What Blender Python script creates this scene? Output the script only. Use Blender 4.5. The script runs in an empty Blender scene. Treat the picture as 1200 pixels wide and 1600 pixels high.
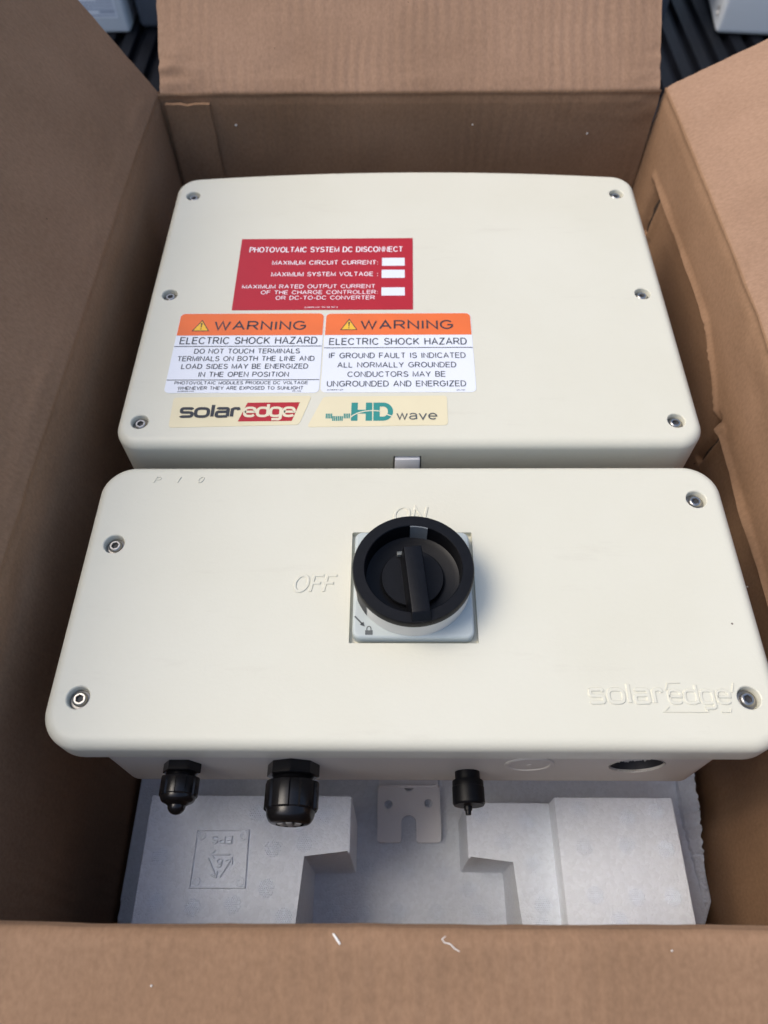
import bpy, bmesh, math, random
from mathutils import Vector, Matrix, noise

random.seed(7)
S = bpy.context.scene
COL = S.collection
PI = math.pi

# ------------------------------------------------------------------ camera
cd = bpy.data.cameras.new('camera')
cam = bpy.data.objects.new('camera', cd)
COL.objects.link(cam)
cd.sensor_fit = 'VERTICAL'
cd.sensor_height = 36.0
cd.sensor_width = 27.0
cd.lens = 26.1
cd.clip_start = 0.01
cd.clip_end = 60
cam.matrix_world = Matrix(((0.999915, 0.000600, 0.013004, 0.0),
                           (0.006512, 0.841915, -0.539570, 0.0),
                           (-0.011272, 0.539609, 0.841840, 0.67324),
                           (0, 0, 0, 1)))
cd.dof.use_dof = True
cd.dof.focus_distance = 0.425
cd.dof.aperture_fstop = 8.5
S.camera = cam

# ------------------------------------------------------------------ light
SUN_DIR = Vector((-0.572, 0.05, 0.82)).normalized()      # towards the sun
elev = math.asin(SUN_DIR.z)
azim = math.atan2(SUN_DIR.x, SUN_DIR.y)
w = bpy.data.worlds.new('World')
S.world = w
w.use_nodes = True
nt = w.node_tree
nt.nodes.clear()
sky = nt.nodes.new('ShaderNodeTexSky')
sky.sky_type = 'NISHITA'
sky.sun_disc = False
sky.sun_elevation = elev
sky.sun_rotation = azim
sky.air_density = 1.0
sky.dust_density = 3.5
sky.ozone_density = 1.0
bg = nt.nodes.new('ShaderNodeBackground')
bg.inputs['Strength'].default_value = 0.15
wo = nt.nodes.new('ShaderNodeOutputWorld')
nt.links.new(sky.outputs[0], bg.inputs[0])
nt.links.new(bg.outputs[0], wo.inputs[0])
sd = bpy.data.lights.new('sun', 'SUN')
sd.energy = 0.85
sd.angle = math.radians(34)
sd.color = (1.0, 0.945, 0.82)
sun = bpy.data.objects.new('sun', sd)
COL.objects.link(sun)
sun.rotation_euler = SUN_DIR.to_track_quat('Z', 'Y').to_euler()
sun.location = (-2, 1, 4)
S.view_settings.view_transform = 'Standard'
S.view_settings.look = 'None'
S.view_settings.gamma = 1.0
S.view_settings.use_curve_mapping = False
S.view_settings.exposure = 0.64

# ------------------------------------------------------------------ materials
def new_mat(name):
    m = bpy.data.materials.new(name)
    m.use_nodes = True
    t = m.node_tree
    return m, t, t.nodes['Principled BSDF']

def N(t, kind, **kw):
    n = t.nodes.new(kind)
    for k, v in kw.items():
        if k in n.inputs:
            n.inputs[k].default_value = v
        else:
            setattr(n, k, v)
    return n

def ramp(t, src, stops):
    r = t.nodes.new('ShaderNodeValToRGB')
    e = r.color_ramp.elements
    while len(e) < len(stops):
        e.new(0.5)
    for el, (p, c) in zip(e, stops):
        el.position = p
        el.color = c if len(c) == 4 else (*c, 1)
    t.links.new(src, r.inputs[0])
    return r

def mixc(t, a, b, fac, mode='MIX'):
    m = t.nodes.new('ShaderNodeMix')
    m.data_type = 'RGBA'
    m.blend_type = mode
    for i, v in ((0, fac), (6, a), (7, b)):
        if hasattr(v, 'links'):
            t.links.new(v, m.inputs[i])
        else:
            m.inputs[i].default_value = v if i == 0 else (*v, 1)
    return m.outputs[2]

def bump(t, bs, h, strength, dist, prev=None):
    b = t.nodes.new('ShaderNodeBump')
    b.inputs['Strength'].default_value = strength
    b.inputs['Distance'].default_value = dist
    t.links.new(h, b.inputs['Height'])
    if prev:
        t.links.new(prev, b.inputs['Normal'])
    if bs:
        t.links.new(b.outputs[0], bs.inputs['Normal'])
    return b.outputs[0]

def plain(name, col, rough=0.5, metal=0.0, var=0.12, scale=90.0, bmp=0.15, bdist=0.0002, spec=0.5):
    m, t, bs = new_mat(name)
    co = N(t, 'ShaderNodeTexCoord')
    nz = N(t, 'ShaderNodeTexNoise', Scale=scale, Detail=4.0)
    t.links.new(co.outputs['Object'], nz.inputs['Vector'])
    lo = tuple(c * (1 - var) for c in col)
    hi = tuple(min(1, c * (1 + var)) for c in col)
    r = ramp(t, nz.outputs['Fac'], [(0.3, lo), (0.7, hi)])
    t.links.new(r.outputs[0], bs.inputs['Base Color'])
    bs.inputs['Roughness'].default_value = rough
    bs.inputs['Metallic'].default_value = metal
    bs.inputs['Specular IOR Level'].default_value = spec
    if bmp:
        n2 = N(t, 'ShaderNodeTexNoise', Scale=scale * 12, Detail=2.0)
        t.links.new(co.outputs['Object'], n2.inputs['Vector'])
        bump(t, bs, n2.outputs['Fac'], bmp, bdist)
    return m

def paint(name, col, rough=0.42, specks=True):
    """powder-coated metal with fine orange peel, faint grime and rare specks"""
    m, t, bs = new_mat(name)
    co = N(t, 'ShaderNodeTexCoord')
    P = co.outputs['Object']
    big = N(t, 'ShaderNodeTexNoise', Scale=9.0, Detail=5.0, Roughness=0.6)
    t.links.new(P, big.inputs['Vector'])
    c0 = ramp(t, big.outputs['Fac'], [(0.3, tuple(c * f for c, f in zip(col, (0.965, 0.96, 0.94)))), (0.65, col)]).outputs[0]
    if specks:
        vo = N(t, 'ShaderNodeTexVoronoi', Scale=38.0)
        t.links.new(P, vo.inputs['Vector'])
        wn = N(t, 'ShaderNodeTexWhiteNoise')
        t.links.new(vo.outputs['Position'], wn.inputs['Vector'])
        size = N(t, 'ShaderNodeMapRange')
        size.inputs[1].default_value = 0.90
        size.inputs[2].default_value = 1.0
        size.inputs[3].default_value = 0.0
        size.inputs[4].default_value = 0.028
        t.links.new(wn.outputs['Value'], size.inputs[0])
        lt = N(t, 'ShaderNodeMath', operation='LESS_THAN')
        t.links.new(vo.outputs['Distance'], lt.inputs[0])
        t.links.new(size.outputs[0], lt.inputs[1])
        c0 = mixc(t, c0, (0.16, 0.13, 0.10), lt.outputs[0])
        sc = N(t, 'ShaderNodeTexNoise', Scale=30.0, Detail=6.0, Roughness=0.75)
        mp = N(t, 'ShaderNodeMapping')
        mp.inputs['Scale'].default_value = (0.35, 2.2, 1.0)
        mp.inputs['Rotation'].default_value = (0, 0, 0.4)
        t.links.new(P, mp.inputs['Vector'])
        t.links.new(mp.outputs[0], sc.inputs['Vector'])
        sm = ramp(t, sc.outputs['Fac'], [(0.60, (0, 0, 0)), (0.80, (0.22, 0.22, 0.22))])
        c0 = mixc(t, c0, (0.42, 0.38, 0.30), sm.outputs[0])
    t.links.new(c0, bs.inputs['Base Color'])
    rr = N(t, 'ShaderNodeMapRange')
    rr.inputs[3].default_value = rough - 0.10
    rr.inputs[4].default_value = rough + 0.14
    t.links.new(big.outputs['Fac'], rr.inputs[0])
    t.links.new(rr.outputs[0], bs.inputs['Roughness'])
    bs.inputs['Specular IOR Level'].default_value = 0.4
    fine = N(t, 'ShaderNodeTexNoise', Scale=520.0, Detail=3.0)
    t.links.new(P, fine.inputs['Vector'])
    bump(t, bs, fine.outputs['Fac'], 0.26, 0.0004)
    return m

def cardboard(name, col, flute=0.5, rough=0.85):
    """kraft liner: uv.x runs along the fold, uv.y along the flutes, both in metres"""
    m, t, bs = new_mat(name)
    uv = N(t, 'ShaderNodeTexCoord').outputs['UV']
    sep = N(t, 'ShaderNodeSeparateXYZ')
    t.links.new(uv, sep.inputs[0])
    # wash-board of the flutes, wavering a little
    wob = N(t, 'ShaderNodeTexNoise', Scale=14.0, Detail=2.0)
    t.links.new(uv, wob.inputs['Vector'])
    wm = N(t, 'ShaderNodeMath', operation='MULTIPLY')
    wm.inputs[1].default_value = 0.011
    t.links.new(wob.outputs['Fac'], wm.inputs[0])
    ad = N(t, 'ShaderNodeMath', operation='ADD')
    t.links.new(sep.outputs['X'], ad.inputs[0])
    t.links.new(wm.outputs[0], ad.inputs[1])
    fr = N(t, 'ShaderNodeMath', operation='MULTIPLY')
    fr.inputs[1].default_value = 2 * PI / 0.0098
    t.links.new(ad.outputs[0], fr.inputs[0])
    si = N(t, 'ShaderNodeMath', operation='SINE')
    t.links.new(fr.outputs[0], si.inputs[0])
    amp = N(t, 'ShaderNodeTexNoise', Scale=11.0, Detail=3.0)
    t.links.new(uv, amp.inputs['Vector'])
    ar = ramp(t, amp.outputs['Fac'], [(0.38, (0.05,) * 3), (0.66, (1, 1, 1))])
    fl = N(t, 'ShaderNodeMath', operation='MULTIPLY')
    t.links.new(si.outputs[0], fl.inputs[0])
    t.links.new(ar.outputs[0], fl.inputs[1])
    # paper fibre
    mp = N(t, 'ShaderNodeMapping')
    mp.inputs['Scale'].default_value = (1.0, 0.6, 1.0)
    t.links.new(uv, mp.inputs['Vector'])
    fib = N(t, 'ShaderNodeTexNoise', Scale=430.0, Detail=5.0, Roughness=0.65)
    t.links.new(mp.outputs[0], fib.inputs['Vector'])
    cloud = N(t, 'ShaderNodeTexNoise', Scale=9.0, Detail=6.0, Roughness=0.6)
    t.links.new(uv, cloud.inputs['Vector'])
    a = ramp(t, cloud.outputs['Fac'], [(0.3, tuple(c * f for c, f in zip(col, (0.84, 0.82, 0.79)))), (0.7, tuple(c * 1.08 for c in col))])
    b = ramp(t, fib.outputs['Fac'], [(0.34, (0.84, 0.83, 0.81)), (0.66, (1.03, 1.03, 1.03))])
    c0 = mixc(t, a.outputs[0], b.outputs[0], 1.0, 'MULTIPLY')
    # dark and pale flecks in the pulp
    vo = N(t, 'ShaderNodeTexVoronoi', Scale=75.0)
    t.links.new(uv, vo.inputs['Vector'])
    wn = N(t, 'ShaderNodeTexWhiteNoise')
    t.links.new(vo.outputs['Position'], wn.inputs['Vector'])
    for lo, hi, c in ((0.93, 1.0, (0.07, 0.045, 0.03)), (0.07, 0.0, (0.62, 0.52, 0.42))):
        mr = N(t, 'ShaderNodeMapRange')
        mr.inputs[1].default_value = lo
        mr.inputs[2].default_value = hi
        mr.inputs[3].default_value = 0.0
        mr.inputs[4].default_value = 0.045
        t.links.new(wn.outputs['Value'], mr.inputs[0])
        lt = N(t, 'ShaderNodeMath', operation='LESS_THAN')
        t.links.new(vo.outputs['Distance'], lt.inputs[0])
        t.links.new(mr.outputs[0], lt.inputs[1])
        c0 = mixc(t, c0, c, lt.outputs[0])
    t.links.new(c0, bs.inputs['Base Color'])
    bs.inputs['Roughness'].default_value = rough
    bs.inputs['Specular IOR Level'].default_value = 0.25
    n1 = bump(t, None, fl.outputs[0], flute, 0.0007)
    bump(t, bs, fib.outputs['Fac'], 0.26, 0.0005, n1)
    return m

def foam(name):
    m, t, bs = new_mat(name)
    P = N(t, 'ShaderNodeTexCoord').outputs['Object']
    vo = N(t, 'ShaderNodeTexVoronoi', Scale=430.0)
    t.links.new(P, vo.inputs['Vector'])
    ve = N(t, 'ShaderNodeTexVoronoi', Scale=430.0, feature='DISTANCE_TO_EDGE')
    t.links.new(P, ve.inputs['Vector'])
    cell = ramp(t, ve.outputs['Distance'], [(0.0, (0, 0, 0)), (0.10, (0.6,) * 3), (0.28, (1, 1, 1))])
    lg = N(t, 'ShaderNodeTexNoise', Scale=16.0, Detail=4.0)
    t.links.new(P, lg.inputs['Vector'])
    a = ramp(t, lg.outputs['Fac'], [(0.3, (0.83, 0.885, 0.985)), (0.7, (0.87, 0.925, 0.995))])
    wn = ramp(t, vo.outputs['Color'], [(0.0, (0.90,) * 3), (1.0, (1, 1, 1))])
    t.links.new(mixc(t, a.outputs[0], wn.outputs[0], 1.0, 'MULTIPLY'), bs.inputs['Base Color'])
    bs.inputs['Roughness'].default_value = 0.6
    bs.inputs['Specular IOR Level'].default_value = 0.3
    bs.inputs['Subsurface Weight'].default_value = 0.0
    bump(t, bs, cell.outputs[0], 0.36, 0.00055)
    return m

M = {}
M['cream'] = paint('cream_paint', (0.635, 0.622, 0.518))
M['body'] = paint('cream_cast_body', (0.60, 0.575, 0.52), 0.5)
M['grey_plastic'] = plain('pale_grey_plastic', (0.44, 0.485, 0.47), 0.4, var=0.03, scale=40)
M['collar'] = plain('grey_white_collar', (0.58, 0.575, 0.535), 0.45, var=0.05, scale=60)
M['black'] = plain('black_plastic', (0.003, 0.0033, 0.0045), 0.40, spec=0.2, var=0.25, scale=300, bmp=0.25, bdist=0.0001)
M['black_gloss'] = plain('black_nylon', (0.006, 0.006, 0.007), 0.25, spec=0.4, var=0.2, scale=200, bmp=0.08)
M['steel'] = plain('stainless_steel', (0.44, 0.42, 0.39), 0.30, 1.0, var=0.1, scale=400, bmp=0.05)
M['steel_dark'] = plain('dull_steel', (0.30, 0.29, 0.28), 0.45, 1.0, var=0.2, scale=500)
M['window'] = plain('slate_grey_plastic', (0.11, 0.125, 0.135), 0.45, var=0.08, scale=120)
M['plug_grey'] = plain('grey_rubber', (0.34, 0.34, 0.33), 0.6, var=0.15, scale=200)
M['card'] = cardboard('kraft_cardboard', (0.325, 0.204, 0.134), 0.32)
M['card_smooth_shaded'] = cardboard('kraft_cardboard_smooth_shaded', (0.292, 0.176, 0.104), 0.18)  # smoother board; shade on walls and dimmer flaps is mixed into its colour
M['card_edge'] = cardboard('kraft_torn_edge', (0.48, 0.35, 0.25), 0.2)
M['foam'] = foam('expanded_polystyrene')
M['white_metal'] = paint('white_painted_steel', (0.90, 0.90, 0.93), 0.45, specks=False)
M['red'] = plain('red_vinyl', (0.40, 0.007, 0.016), 0.38, var=0.04, scale=30, bmp=0.05)
M['white_vinyl'] = plain('white_vinyl', (0.71, 0.74, 0.79), 0.36, var=0.02, scale=30, bmp=0.05)
M['orange'] = plain('orange_ink', (0.74, 0.15, 0.03), 0.38, var=0.05, scale=40, bmp=0.05)
M['yellow'] = plain('yellow_ink', (0.80, 0.46, 0.03), 0.4, var=0.04, scale=40, bmp=0)
M['ink'] = plain('black_ink', (0.025, 0.028, 0.035), 0.45, var=0.2, scale=60, bmp=0)
M['grey_ink'] = plain('grey_ink', (0.09, 0.10, 0.10), 0.45, var=0.2, scale=60, bmp=0)
M['white_ink'] = plain('white_ink', (0.84, 0.80, 0.82), 0.42, var=0.03, scale=60, bmp=0)
M['butter'] = plain('butter_vinyl', (0.69, 0.62, 0.41), 0.36, var=0.03, scale=30, bmp=0.05)
M['butter_ink'] = plain('butter_ink', (0.70, 0.64, 0.46), 0.4, var=0.03, scale=30, bmp=0)
M['teal'] = plain('teal_ink', (0.025, 0.24, 0.21), 0.4, var=0.05, scale=60, bmp=0)
M['bed'] = plain('black_bed_liner', (0.003, 0.0036, 0.006), 0.5, spec=0.18, var=0.35, scale=25, bmp=0.4, bdist=0.0008)
M['case'] = plain('slate_plastic_case', (0.065, 0.075, 0.095), 0.5, var=0.15, scale=14, bmp=0.3, bdist=0.0006)
M['pale_box'] = paint('pale_grey_enclosure', (0.66, 0.69, 0.72), 0.5)
M['label_grey'] = plain('grey_label_print', (0.23, 0.27, 0.36), 0.5, var=0.06, scale=60, bmp=0)
M['lint'] = plain('white_fibre', (0.80, 0.78, 0.72), 0.7, var=0.08, scale=300, bmp=0.3)
M['tear'] = plain('dark_tear', (0.05, 0.033, 0.024), 0.9, var=0.3, scale=400, bmp=0.3)
M['shadow_slot'] = plain('slot_shade', (0.03, 0.03, 0.032), 0.6, var=0.2, scale=200)  # near-black colour that paints the shade inside holes and slots

# ------------------------------------------------------------------ building helpers
def finish(me, angle=32):
    me.polygons.foreach_set('use_smooth', [True] * len(me.polygons))
    me.set_sharp_from_angle(angle=math.radians(angle))
    me.update()

def thing(name, label, cat, loc, group=None):
    o = bpy.data.objects.new(name, None)
    COL.objects.link(o)
    o.empty_display_size = 0.05
    o.location = loc
    o['label'] = label
    o['category'] = cat
    if group:
        o['group'] = group
    return o

def add(name, bm, mat, parent=None, origin=None, angle=32, mats=None):
    """link a bmesh given in world metres as one object, its origin at the thing's base"""
    if parent is not None and origin is None:
        p = parent
        while p.parent:
            p = p.parent
        origin = p.location
    me = bpy.data.meshes.new(name)
    bmesh.ops.recalc_face_normals(bm, faces=bm.faces[:]) if not bm.loops.layers.uv else None
    if origin is not None:
        bmesh.ops.translate(bm, verts=bm.verts[:], vec=-Vector(origin))
    bm.to_mesh(me)
    bm.free()
    for m in (mats or [mat]):
        me.materials.append(m)
    finish(me, angle)
    o = bpy.data.objects.new(name, me)
    COL.objects.link(o)
    if parent is not None:
        o.parent = parent
    elif origin is not None:
        o.location = origin
    return o

def tag(o, label=None, cat=None, group=None, kind=None):
    for k, v in (('label', label), ('category', cat), ('group', group), ('kind', kind)):
        if v:
            o[k] = v
    return o

def outline(x0, x1, y0, y1, r, nc=8, ne=14):
    pts = []
    rr = max(r, 1e-5)
    for cx, cy, a0 in ((x1 - rr, y0 + rr, -PI / 2), (x1 - rr, y1 - rr, 0), (x0 + rr, y1 - rr, PI / 2), (x0 + rr, y0 + rr, PI)):
        c = [(cx + rr * math.cos(a0 + PI / 2 * k / nc), cy + rr * math.sin(a0 + PI / 2 * k / nc)) for k in range(nc + 1)]
        if pts:
            p = pts[-1]
            pts += [(p[0] + (c[0][0] - p[0]) * k / ne, p[1] + (c[0][1] - p[1]) * k / ne) for k in range(1, ne)]
        pts += c
    p, q = pts[-1], pts[0]
    pts += [(p[0] + (q[0] - p[0]) * k / ne, p[1] + (q[1] - p[1]) * k / ne) for k in range(1, ne)]
    return pts

def loft(bm, rings, cap0=True, cap1=True, closed=True):
    vs = [[bm.verts.new(p) for p in r] for r in rings]
    n = len(vs[0])
    for a, b in zip(vs, vs[1:]):
        for i in range(n if closed else n - 1):
            j = (i + 1) % n
            bm.faces.new((a[i], a[j], b[j], b[i]))
    if cap0:
        bm.faces.new(list(reversed(vs[0])))
    if cap1:
        bm.faces.new(vs[-1])
    return vs

def slab(bm, x0, x1, y0, y1, r, z0, z1, rf=0.002, rb=0.0, seg=6, warp=None, ne=14, nc=8):
    """rounded plate with a filleted top edge (and bottom edge when rb > 0)"""
    rings = []
    def ring(d, z):
        pts = outline(x0 + d, x1 - d, y0 + d, y1 - d, max(r - d, 0.0004), nc, ne)
        if warp:
            pts = [warp(*p) for p in pts]
        rings.append([(p[0], p[1], z) for p in pts])
    if rb:
        for k in range(seg + 1):
            a = PI / 2 * k / seg
            ring(rb * (1 - math.sin(a)), z0 + rb * (1 - math.cos(a)))
    else:
        ring(0, z0)
    for k in range(seg + 1):
        a = PI / 2 * k / seg
        ring(rf * (1 - math.cos(a)), z1 - rf + rf * math.sin(a))
    ring(rf + 0.0012, z1)
    return loft(bm, rings)

def box(bm, x0, x1, y0, y1, z0, z1, bev=0.0, seg=2, mat=None):
    g = bmesh.ops.create_cube(bm, size=1.0)
    vs = g['verts']
    for v in vs:
        v.co = Vector(((x0 + x1) / 2 + v.co.x * (x1 - x0), (y0 + y1) / 2 + v.co.y * (y1 - y0), (z0 + z1) / 2 + v.co.z * (z1 - z0)))
    if mat is not None:
        bmesh.ops.transform(bm, matrix=mat, verts=vs)
    if bev:
        es = list({e for v in vs for e in v.link_edges})
        bmesh.ops.bevel(bm, geom=es, offset=bev, segments=seg, affect='EDGES', profile=0.5)

def lathe(bm, prof, centre, axis='Z', n=48, a0=0.0, a1=2 * PI, sides=None, cap=True):
    """prof = [(radius, height)], turned about an axis through centre; sides = polygon radius function"""
    full = abs(a1 - a0 - 2 * PI) < 1e-6
    cx, cy, cz = centre
    rings = []
    for r, h in prof:
        ring = []
        for k in range(n if full else n + 1):
            a = a0 + (a1 - a0) * k / n
            rr = r * (sides(a) if sides else 1)
            u, v = rr * math.cos(a), rr * math.sin(a)
            if axis == 'Z':
                ring.append((cx + u, cy + v, cz + h))
            else:                                        # axis -Y: height grows towards the viewer
                ring.append((cx + u, cy - h, cz + v))
        rings.append(ring)
    loft(bm, rings, cap, cap, closed=full)

def prism(bm, poly, z0, z1, bev=0.0012, seg=2):
    a = [bm.verts.new((x, y, z0)) for x, y in poly]
    b = [bm.verts.new((x, y, z1)) for x, y in poly]
    n = len(poly)
    bm.faces.new(list(reversed(a)))
    top = bm.faces.new(b)
    for i in range(n):
        bm.faces.new((a[i], a[(i + 1) % n], b[(i + 1) % n], b[i]))
    if bev:
        es = list(top.edges)
        es += [e for v in b for e in v.link_edges if abs(e.verts[0].co.z - e.verts[1].co.z) > 1e-6]
        bmesh.ops.bevel(bm, geom=list(set(es)), offset=bev, segments=seg, affect='EDGES', profile=0.5)

def carve(o, bm_cut):
    """subtract the closed solids of bm_cut (world metres minus the object's origin) from o"""
    me = bpy.data.meshes.new('cutter')
    bmesh.ops.recalc_face_normals(bm_cut, faces=bm_cut.faces[:])
    org = o.parent.location if o.parent else o.location
    bmesh.ops.translate(bm_cut, verts=bm_cut.verts[:], vec=-Vector(org))
    bm_cut.to_mesh(me)
    bm_cut.free()
    c = bpy.data.objects.new('cutter', me)
    COL.objects.link(c)
    c.parent = o.parent
    mod = o.modifiers.new('carve', 'BOOLEAN')
    mod.operation = 'DIFFERENCE'
    mod.solver = 'EXACT'
    mod.object = c
    bpy.context.view_layer.update()
    dg = bpy.context.evaluated_depsgraph_get()
    new = bpy.data.meshes.new_from_object(o.evaluated_get(dg))
    o.modifiers.clear()
    old = o.data
    new.name = old.name
    o.data = new
    bpy.data.objects.remove(c)
    bpy.data.meshes.remove(me)
    finish(new, 32)

# ------------------------------------------------------------------ lettering: a drawn sans alphabet
def arc(cx, cy, rx, ry, a0, a1, n=9, p=2.0):
    out = []
    for k in range(n + 1):
        a = math.radians(a0 + (a1 - a0) * k / n)
        c, s = math.cos(a), math.sin(a)
        out.append((cx + rx * math.copysign(abs(c) ** (2 / p), c), cy + ry * math.copysign(abs(s) ** (2 / p), s)))
    return out

O_ = [arc(.39, .5, .39, .5, 0, 360, 28)]
GL = {
 'A': (.72, [[(0, 0), (.36, 1), (.72, 0)], [(.13, .34), (.59, .34)]]),
 'B': (.60, [[(0, .53), (.32, .53)] + arc(.33, .265, .27, .265, 90, -90)[1:] + [(0, 0), (0, 1), (.31, 1)] + arc(.32, .765, .23, .235, 90, -90)[1:]]),
 'C': (.72, [arc(.38, .5, .38, .5, 38, 322, 20)]),
 'D': (.66, [[(0, 0), (0, 1), (.28, 1)] + arc(.30, .5, .36, .5, 85, -85, 14) + [(.28, 0), (0, 0)]]),
 'E': (.58, [[(.58, 1), (0, 1), (0, 0), (.60, 0)], [(0, .53), (.54, .53)]]),
 'F': (.54, [[(.56, 1), (0, 1), (0, 0)], [(0, .52), (.48, .52)]]),
 'G': (.76, [arc(.39, .5, .39, .5, 42, 335, 20) + [(.75, .29), (.75, .48), (.43, .48)]]),
 'H': (.64, [[(0, 0), (0, 1)], [(.64, 0), (.64, 1)], [(0, .53), (.64, .53)]]),
 'I': (.10, [[(.05, 0), (.05, 1)]]),
 'J': (.42, [[(.42, 1), (.42, .25)] + arc(.21, .22, .21, .22, 0, -180)]),
 'K': (.62, [[(0, 0), (0, 1)], [(.60, 1), (0, .38)], [(.20, .56), (.64, 0)]]),
 'L': (.50, [[(0, 1), (0, 0), (.50, 0)]]),
 'M': (.74, [[(0, 0), (0, 1), (.37, .06), (.74, 1), (.74, 0)]]),
 'N': (.64, [[(0, 0), (0, 1), (.64, 0), (.64, 1)]]),
 'O': (.78, O_),
 'P': (.60, [[(0, 0), (0, 1), (.32, 1)] + arc(.34, .735, .26, .265, 88, -88) + [(.32, .47), (0, .47)]]),
 'R': (.66, [[(0, 0), (0, 1), (.34, 1)] + arc(.36, .74, .26, .26, 88, -88) + [(.34, .48), (0, .48)], [(.34, .48), (.66, 0)]]),
 'S': (.62, [arc(.31, .75, .27, .25, 20, 230, 14) + [(.31, .51)] + arc(.31, .26, .31, .26, 50, -162, 16)]),
 'T': (.62, [[(0, 1), (.62, 1)], [(.31, 1), (.31, 0)]]),
 'U': (.64, [[(0, 1), (0, .34)] + arc(.32, .32, .32, .32, 180, 360, 12) + [(.64, .34), (.64, 1)]]),
 'V': (.68, [[(0, 1), (.34, 0), (.68, 1)]]),
 'W': (.98, [[(0, 1), (.25, 0), (.49, 1), (.73, 0), (.98, 1)]]),
 'X': (.66, [[(0, 1), (.66, 0)], [(.66, 1), (0, 0)]]),
 'Y': (.66, [[(0, 1), (.33, .43), (.66, 1)], [(.33, .43), (.33, 0)]]),
 'Z': (.62, [[(.03, 1), (.60, 1), (0, 0), (.63, 0)]]),
 '0': (.54, [arc(.27, .5, .27, .5, 0, 360, 20)]),
 '1': (.30, [[(0, .78), (.22, 1), (.22, 0)]]),
 '2': (.54, [arc(.27, .73, .26, .27, 160, -30, 10) + [(0, 0), (.55, 0)]]),
 '3': (.52, [arc(.25, .75, .24, .25, 150, -90, 10) + arc(.25, .26, .27, .26, 90, -150, 10)]),
 '5': (.52, [[(.48, 1), (.08, 1), (.03, .52)] + arc(.25, .32, .27, .32, 120, -150, 12)]),
 '6': (.54, [arc(.32, .62, .30, .38, 55, 175, 8) + arc(.27, .30, .26, .30, 180, 540, 18)]),
 '-': (.32, [[(0, .36), (.32, .36)]]),
 '.': (.10, [[(.05, 0), (.05, .10)]]),
 ':': (.10, [[(.05, 0), (.05, .12)], [(.05, .58), (.05, .70)]]),
 ' ': (.30, []),
 # lower case
 's': (.50, [arc(.25, .53, .23, .17, 25, 200, 10) + [(.10, .42), (.38, .33)] + arc(.25, .18, .25, .18, 35, -165, 12)]),
 'o': (.56, [arc(.28, .35, .28, .35, 0, 360, 24)]),
 'l': (.10, [[(.05, 0), (.05, 1)]]),
 'a': (.52, [arc(.25, .50, .24, .20, 160, 0, 8) + [(.49, .48), (.49, 0)], arc(.23, .19, .23, .19, 75, 290, 12) + [(.49, .12)], [(.49, .40), (.25, .38)]]),
 'r': (.32, [[(0, 0), (0, .70)], [(0, .40)] + arc(.26, .42, .26, .28, 170, 70, 8)]),
 'e': (.56, [[(.02, .36), (.55, .36)] + arc(.28, .35, .28, .35, 2, 318, 20)]),
 'd': (.56, [arc(.27, .35, .27, .35, 0, 360, 22), [(.55, 0), (.55, 1)]]),
 'g': (.56, [arc(.27, .35, .27, .35, 0, 360, 22), [(.55, .70), (.55, -.08)] + arc(.29, -.06, .26, .21, 0, -155, 10)]),
 'w': (.74, [[(0, .7), (.19, 0), (.37, .7), (.55, 0), (.74, .7)]]),
 'v': (.52, [[(0, .7), (.26, 0), (.52, .7)]]),
 'p': (.56, [[(0, .70), (0, -.28)], arc(.29, .35, .27, .35, 0, 360, 20)]),
 'b': (.56, [[(0, 1), (0, 0)], arc(.29, .35, .27, .35, 0, 360, 20)]),
 'c': (.50, [arc(.27, .35, .27, .35, 45, 315, 16)]),
 'm': (.80, [[(0, 0), (0, .7)], arc(.20, .48, .20, .22, 180, 0, 8) + [(.40, 0)], arc(.60, .48, .20, .22, 180, 0, 8) + [(.80, 0)]]),
}
LOGO = {  # squarer, wider letters of the maker's mark
 's': (.72, [[(.70, .60)] + arc(.58, .58, .10, .12, 40, 90, 4, 2.4) + arc(.14, .53, .13, .17, 90, 270, 8, 2.6) + arc(.56, .18, .15, .17, 90, -90, 8, 2.6) + arc(.14, .12, .13, .12, 270, 200, 4, 2.4)]),
 'o': (.80, [arc(.40, .35, .40, .35, 0, 360, 36, 3.0)]),
 'l': (.12, [[(.06, 0), (.06, 1)]]),
 'a': (.74, [[(.05, .62)] + arc(.16, .58, .11, .12, 150, 90, 4, 2.4) + arc(.58, .55, .13, .15, 90, 0, 6, 2.6) + [(.71, 0)], [(.71, .41), (.18, .40)] + arc(.16, .20, .16, .20, 90, 270, 8, 2.6) + [(.71, .02)]]),
 'r': (.46, [[(.03, 0), (.03, .70)], [(.03, .44)] + arc(.24, .50, .21, .20, 170, 90, 6, 2.6) + [(.40, .69), (.45, .55)]]),
 'e': (.80, [[(.02, .36), (.78, .36)] + arc(.40, .35, .39, .35, 2, 300, 30, 3.0) + [(.74, .10)]]),
 'd': (.80, [arc(.39, .35, .39, .35, 0, 360, 32, 3.0), [(.77, 0), (.77, 1)]]),
 'g': (.80, [arc(.39, .35, .39, .35, 0, 360, 32, 3.0), [(.77, .70), (.77, -.06)] + arc(.60, -.08, .17, .19, 0, -90, 6, 2.6) + [(.12, -.27)]]),
}

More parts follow.
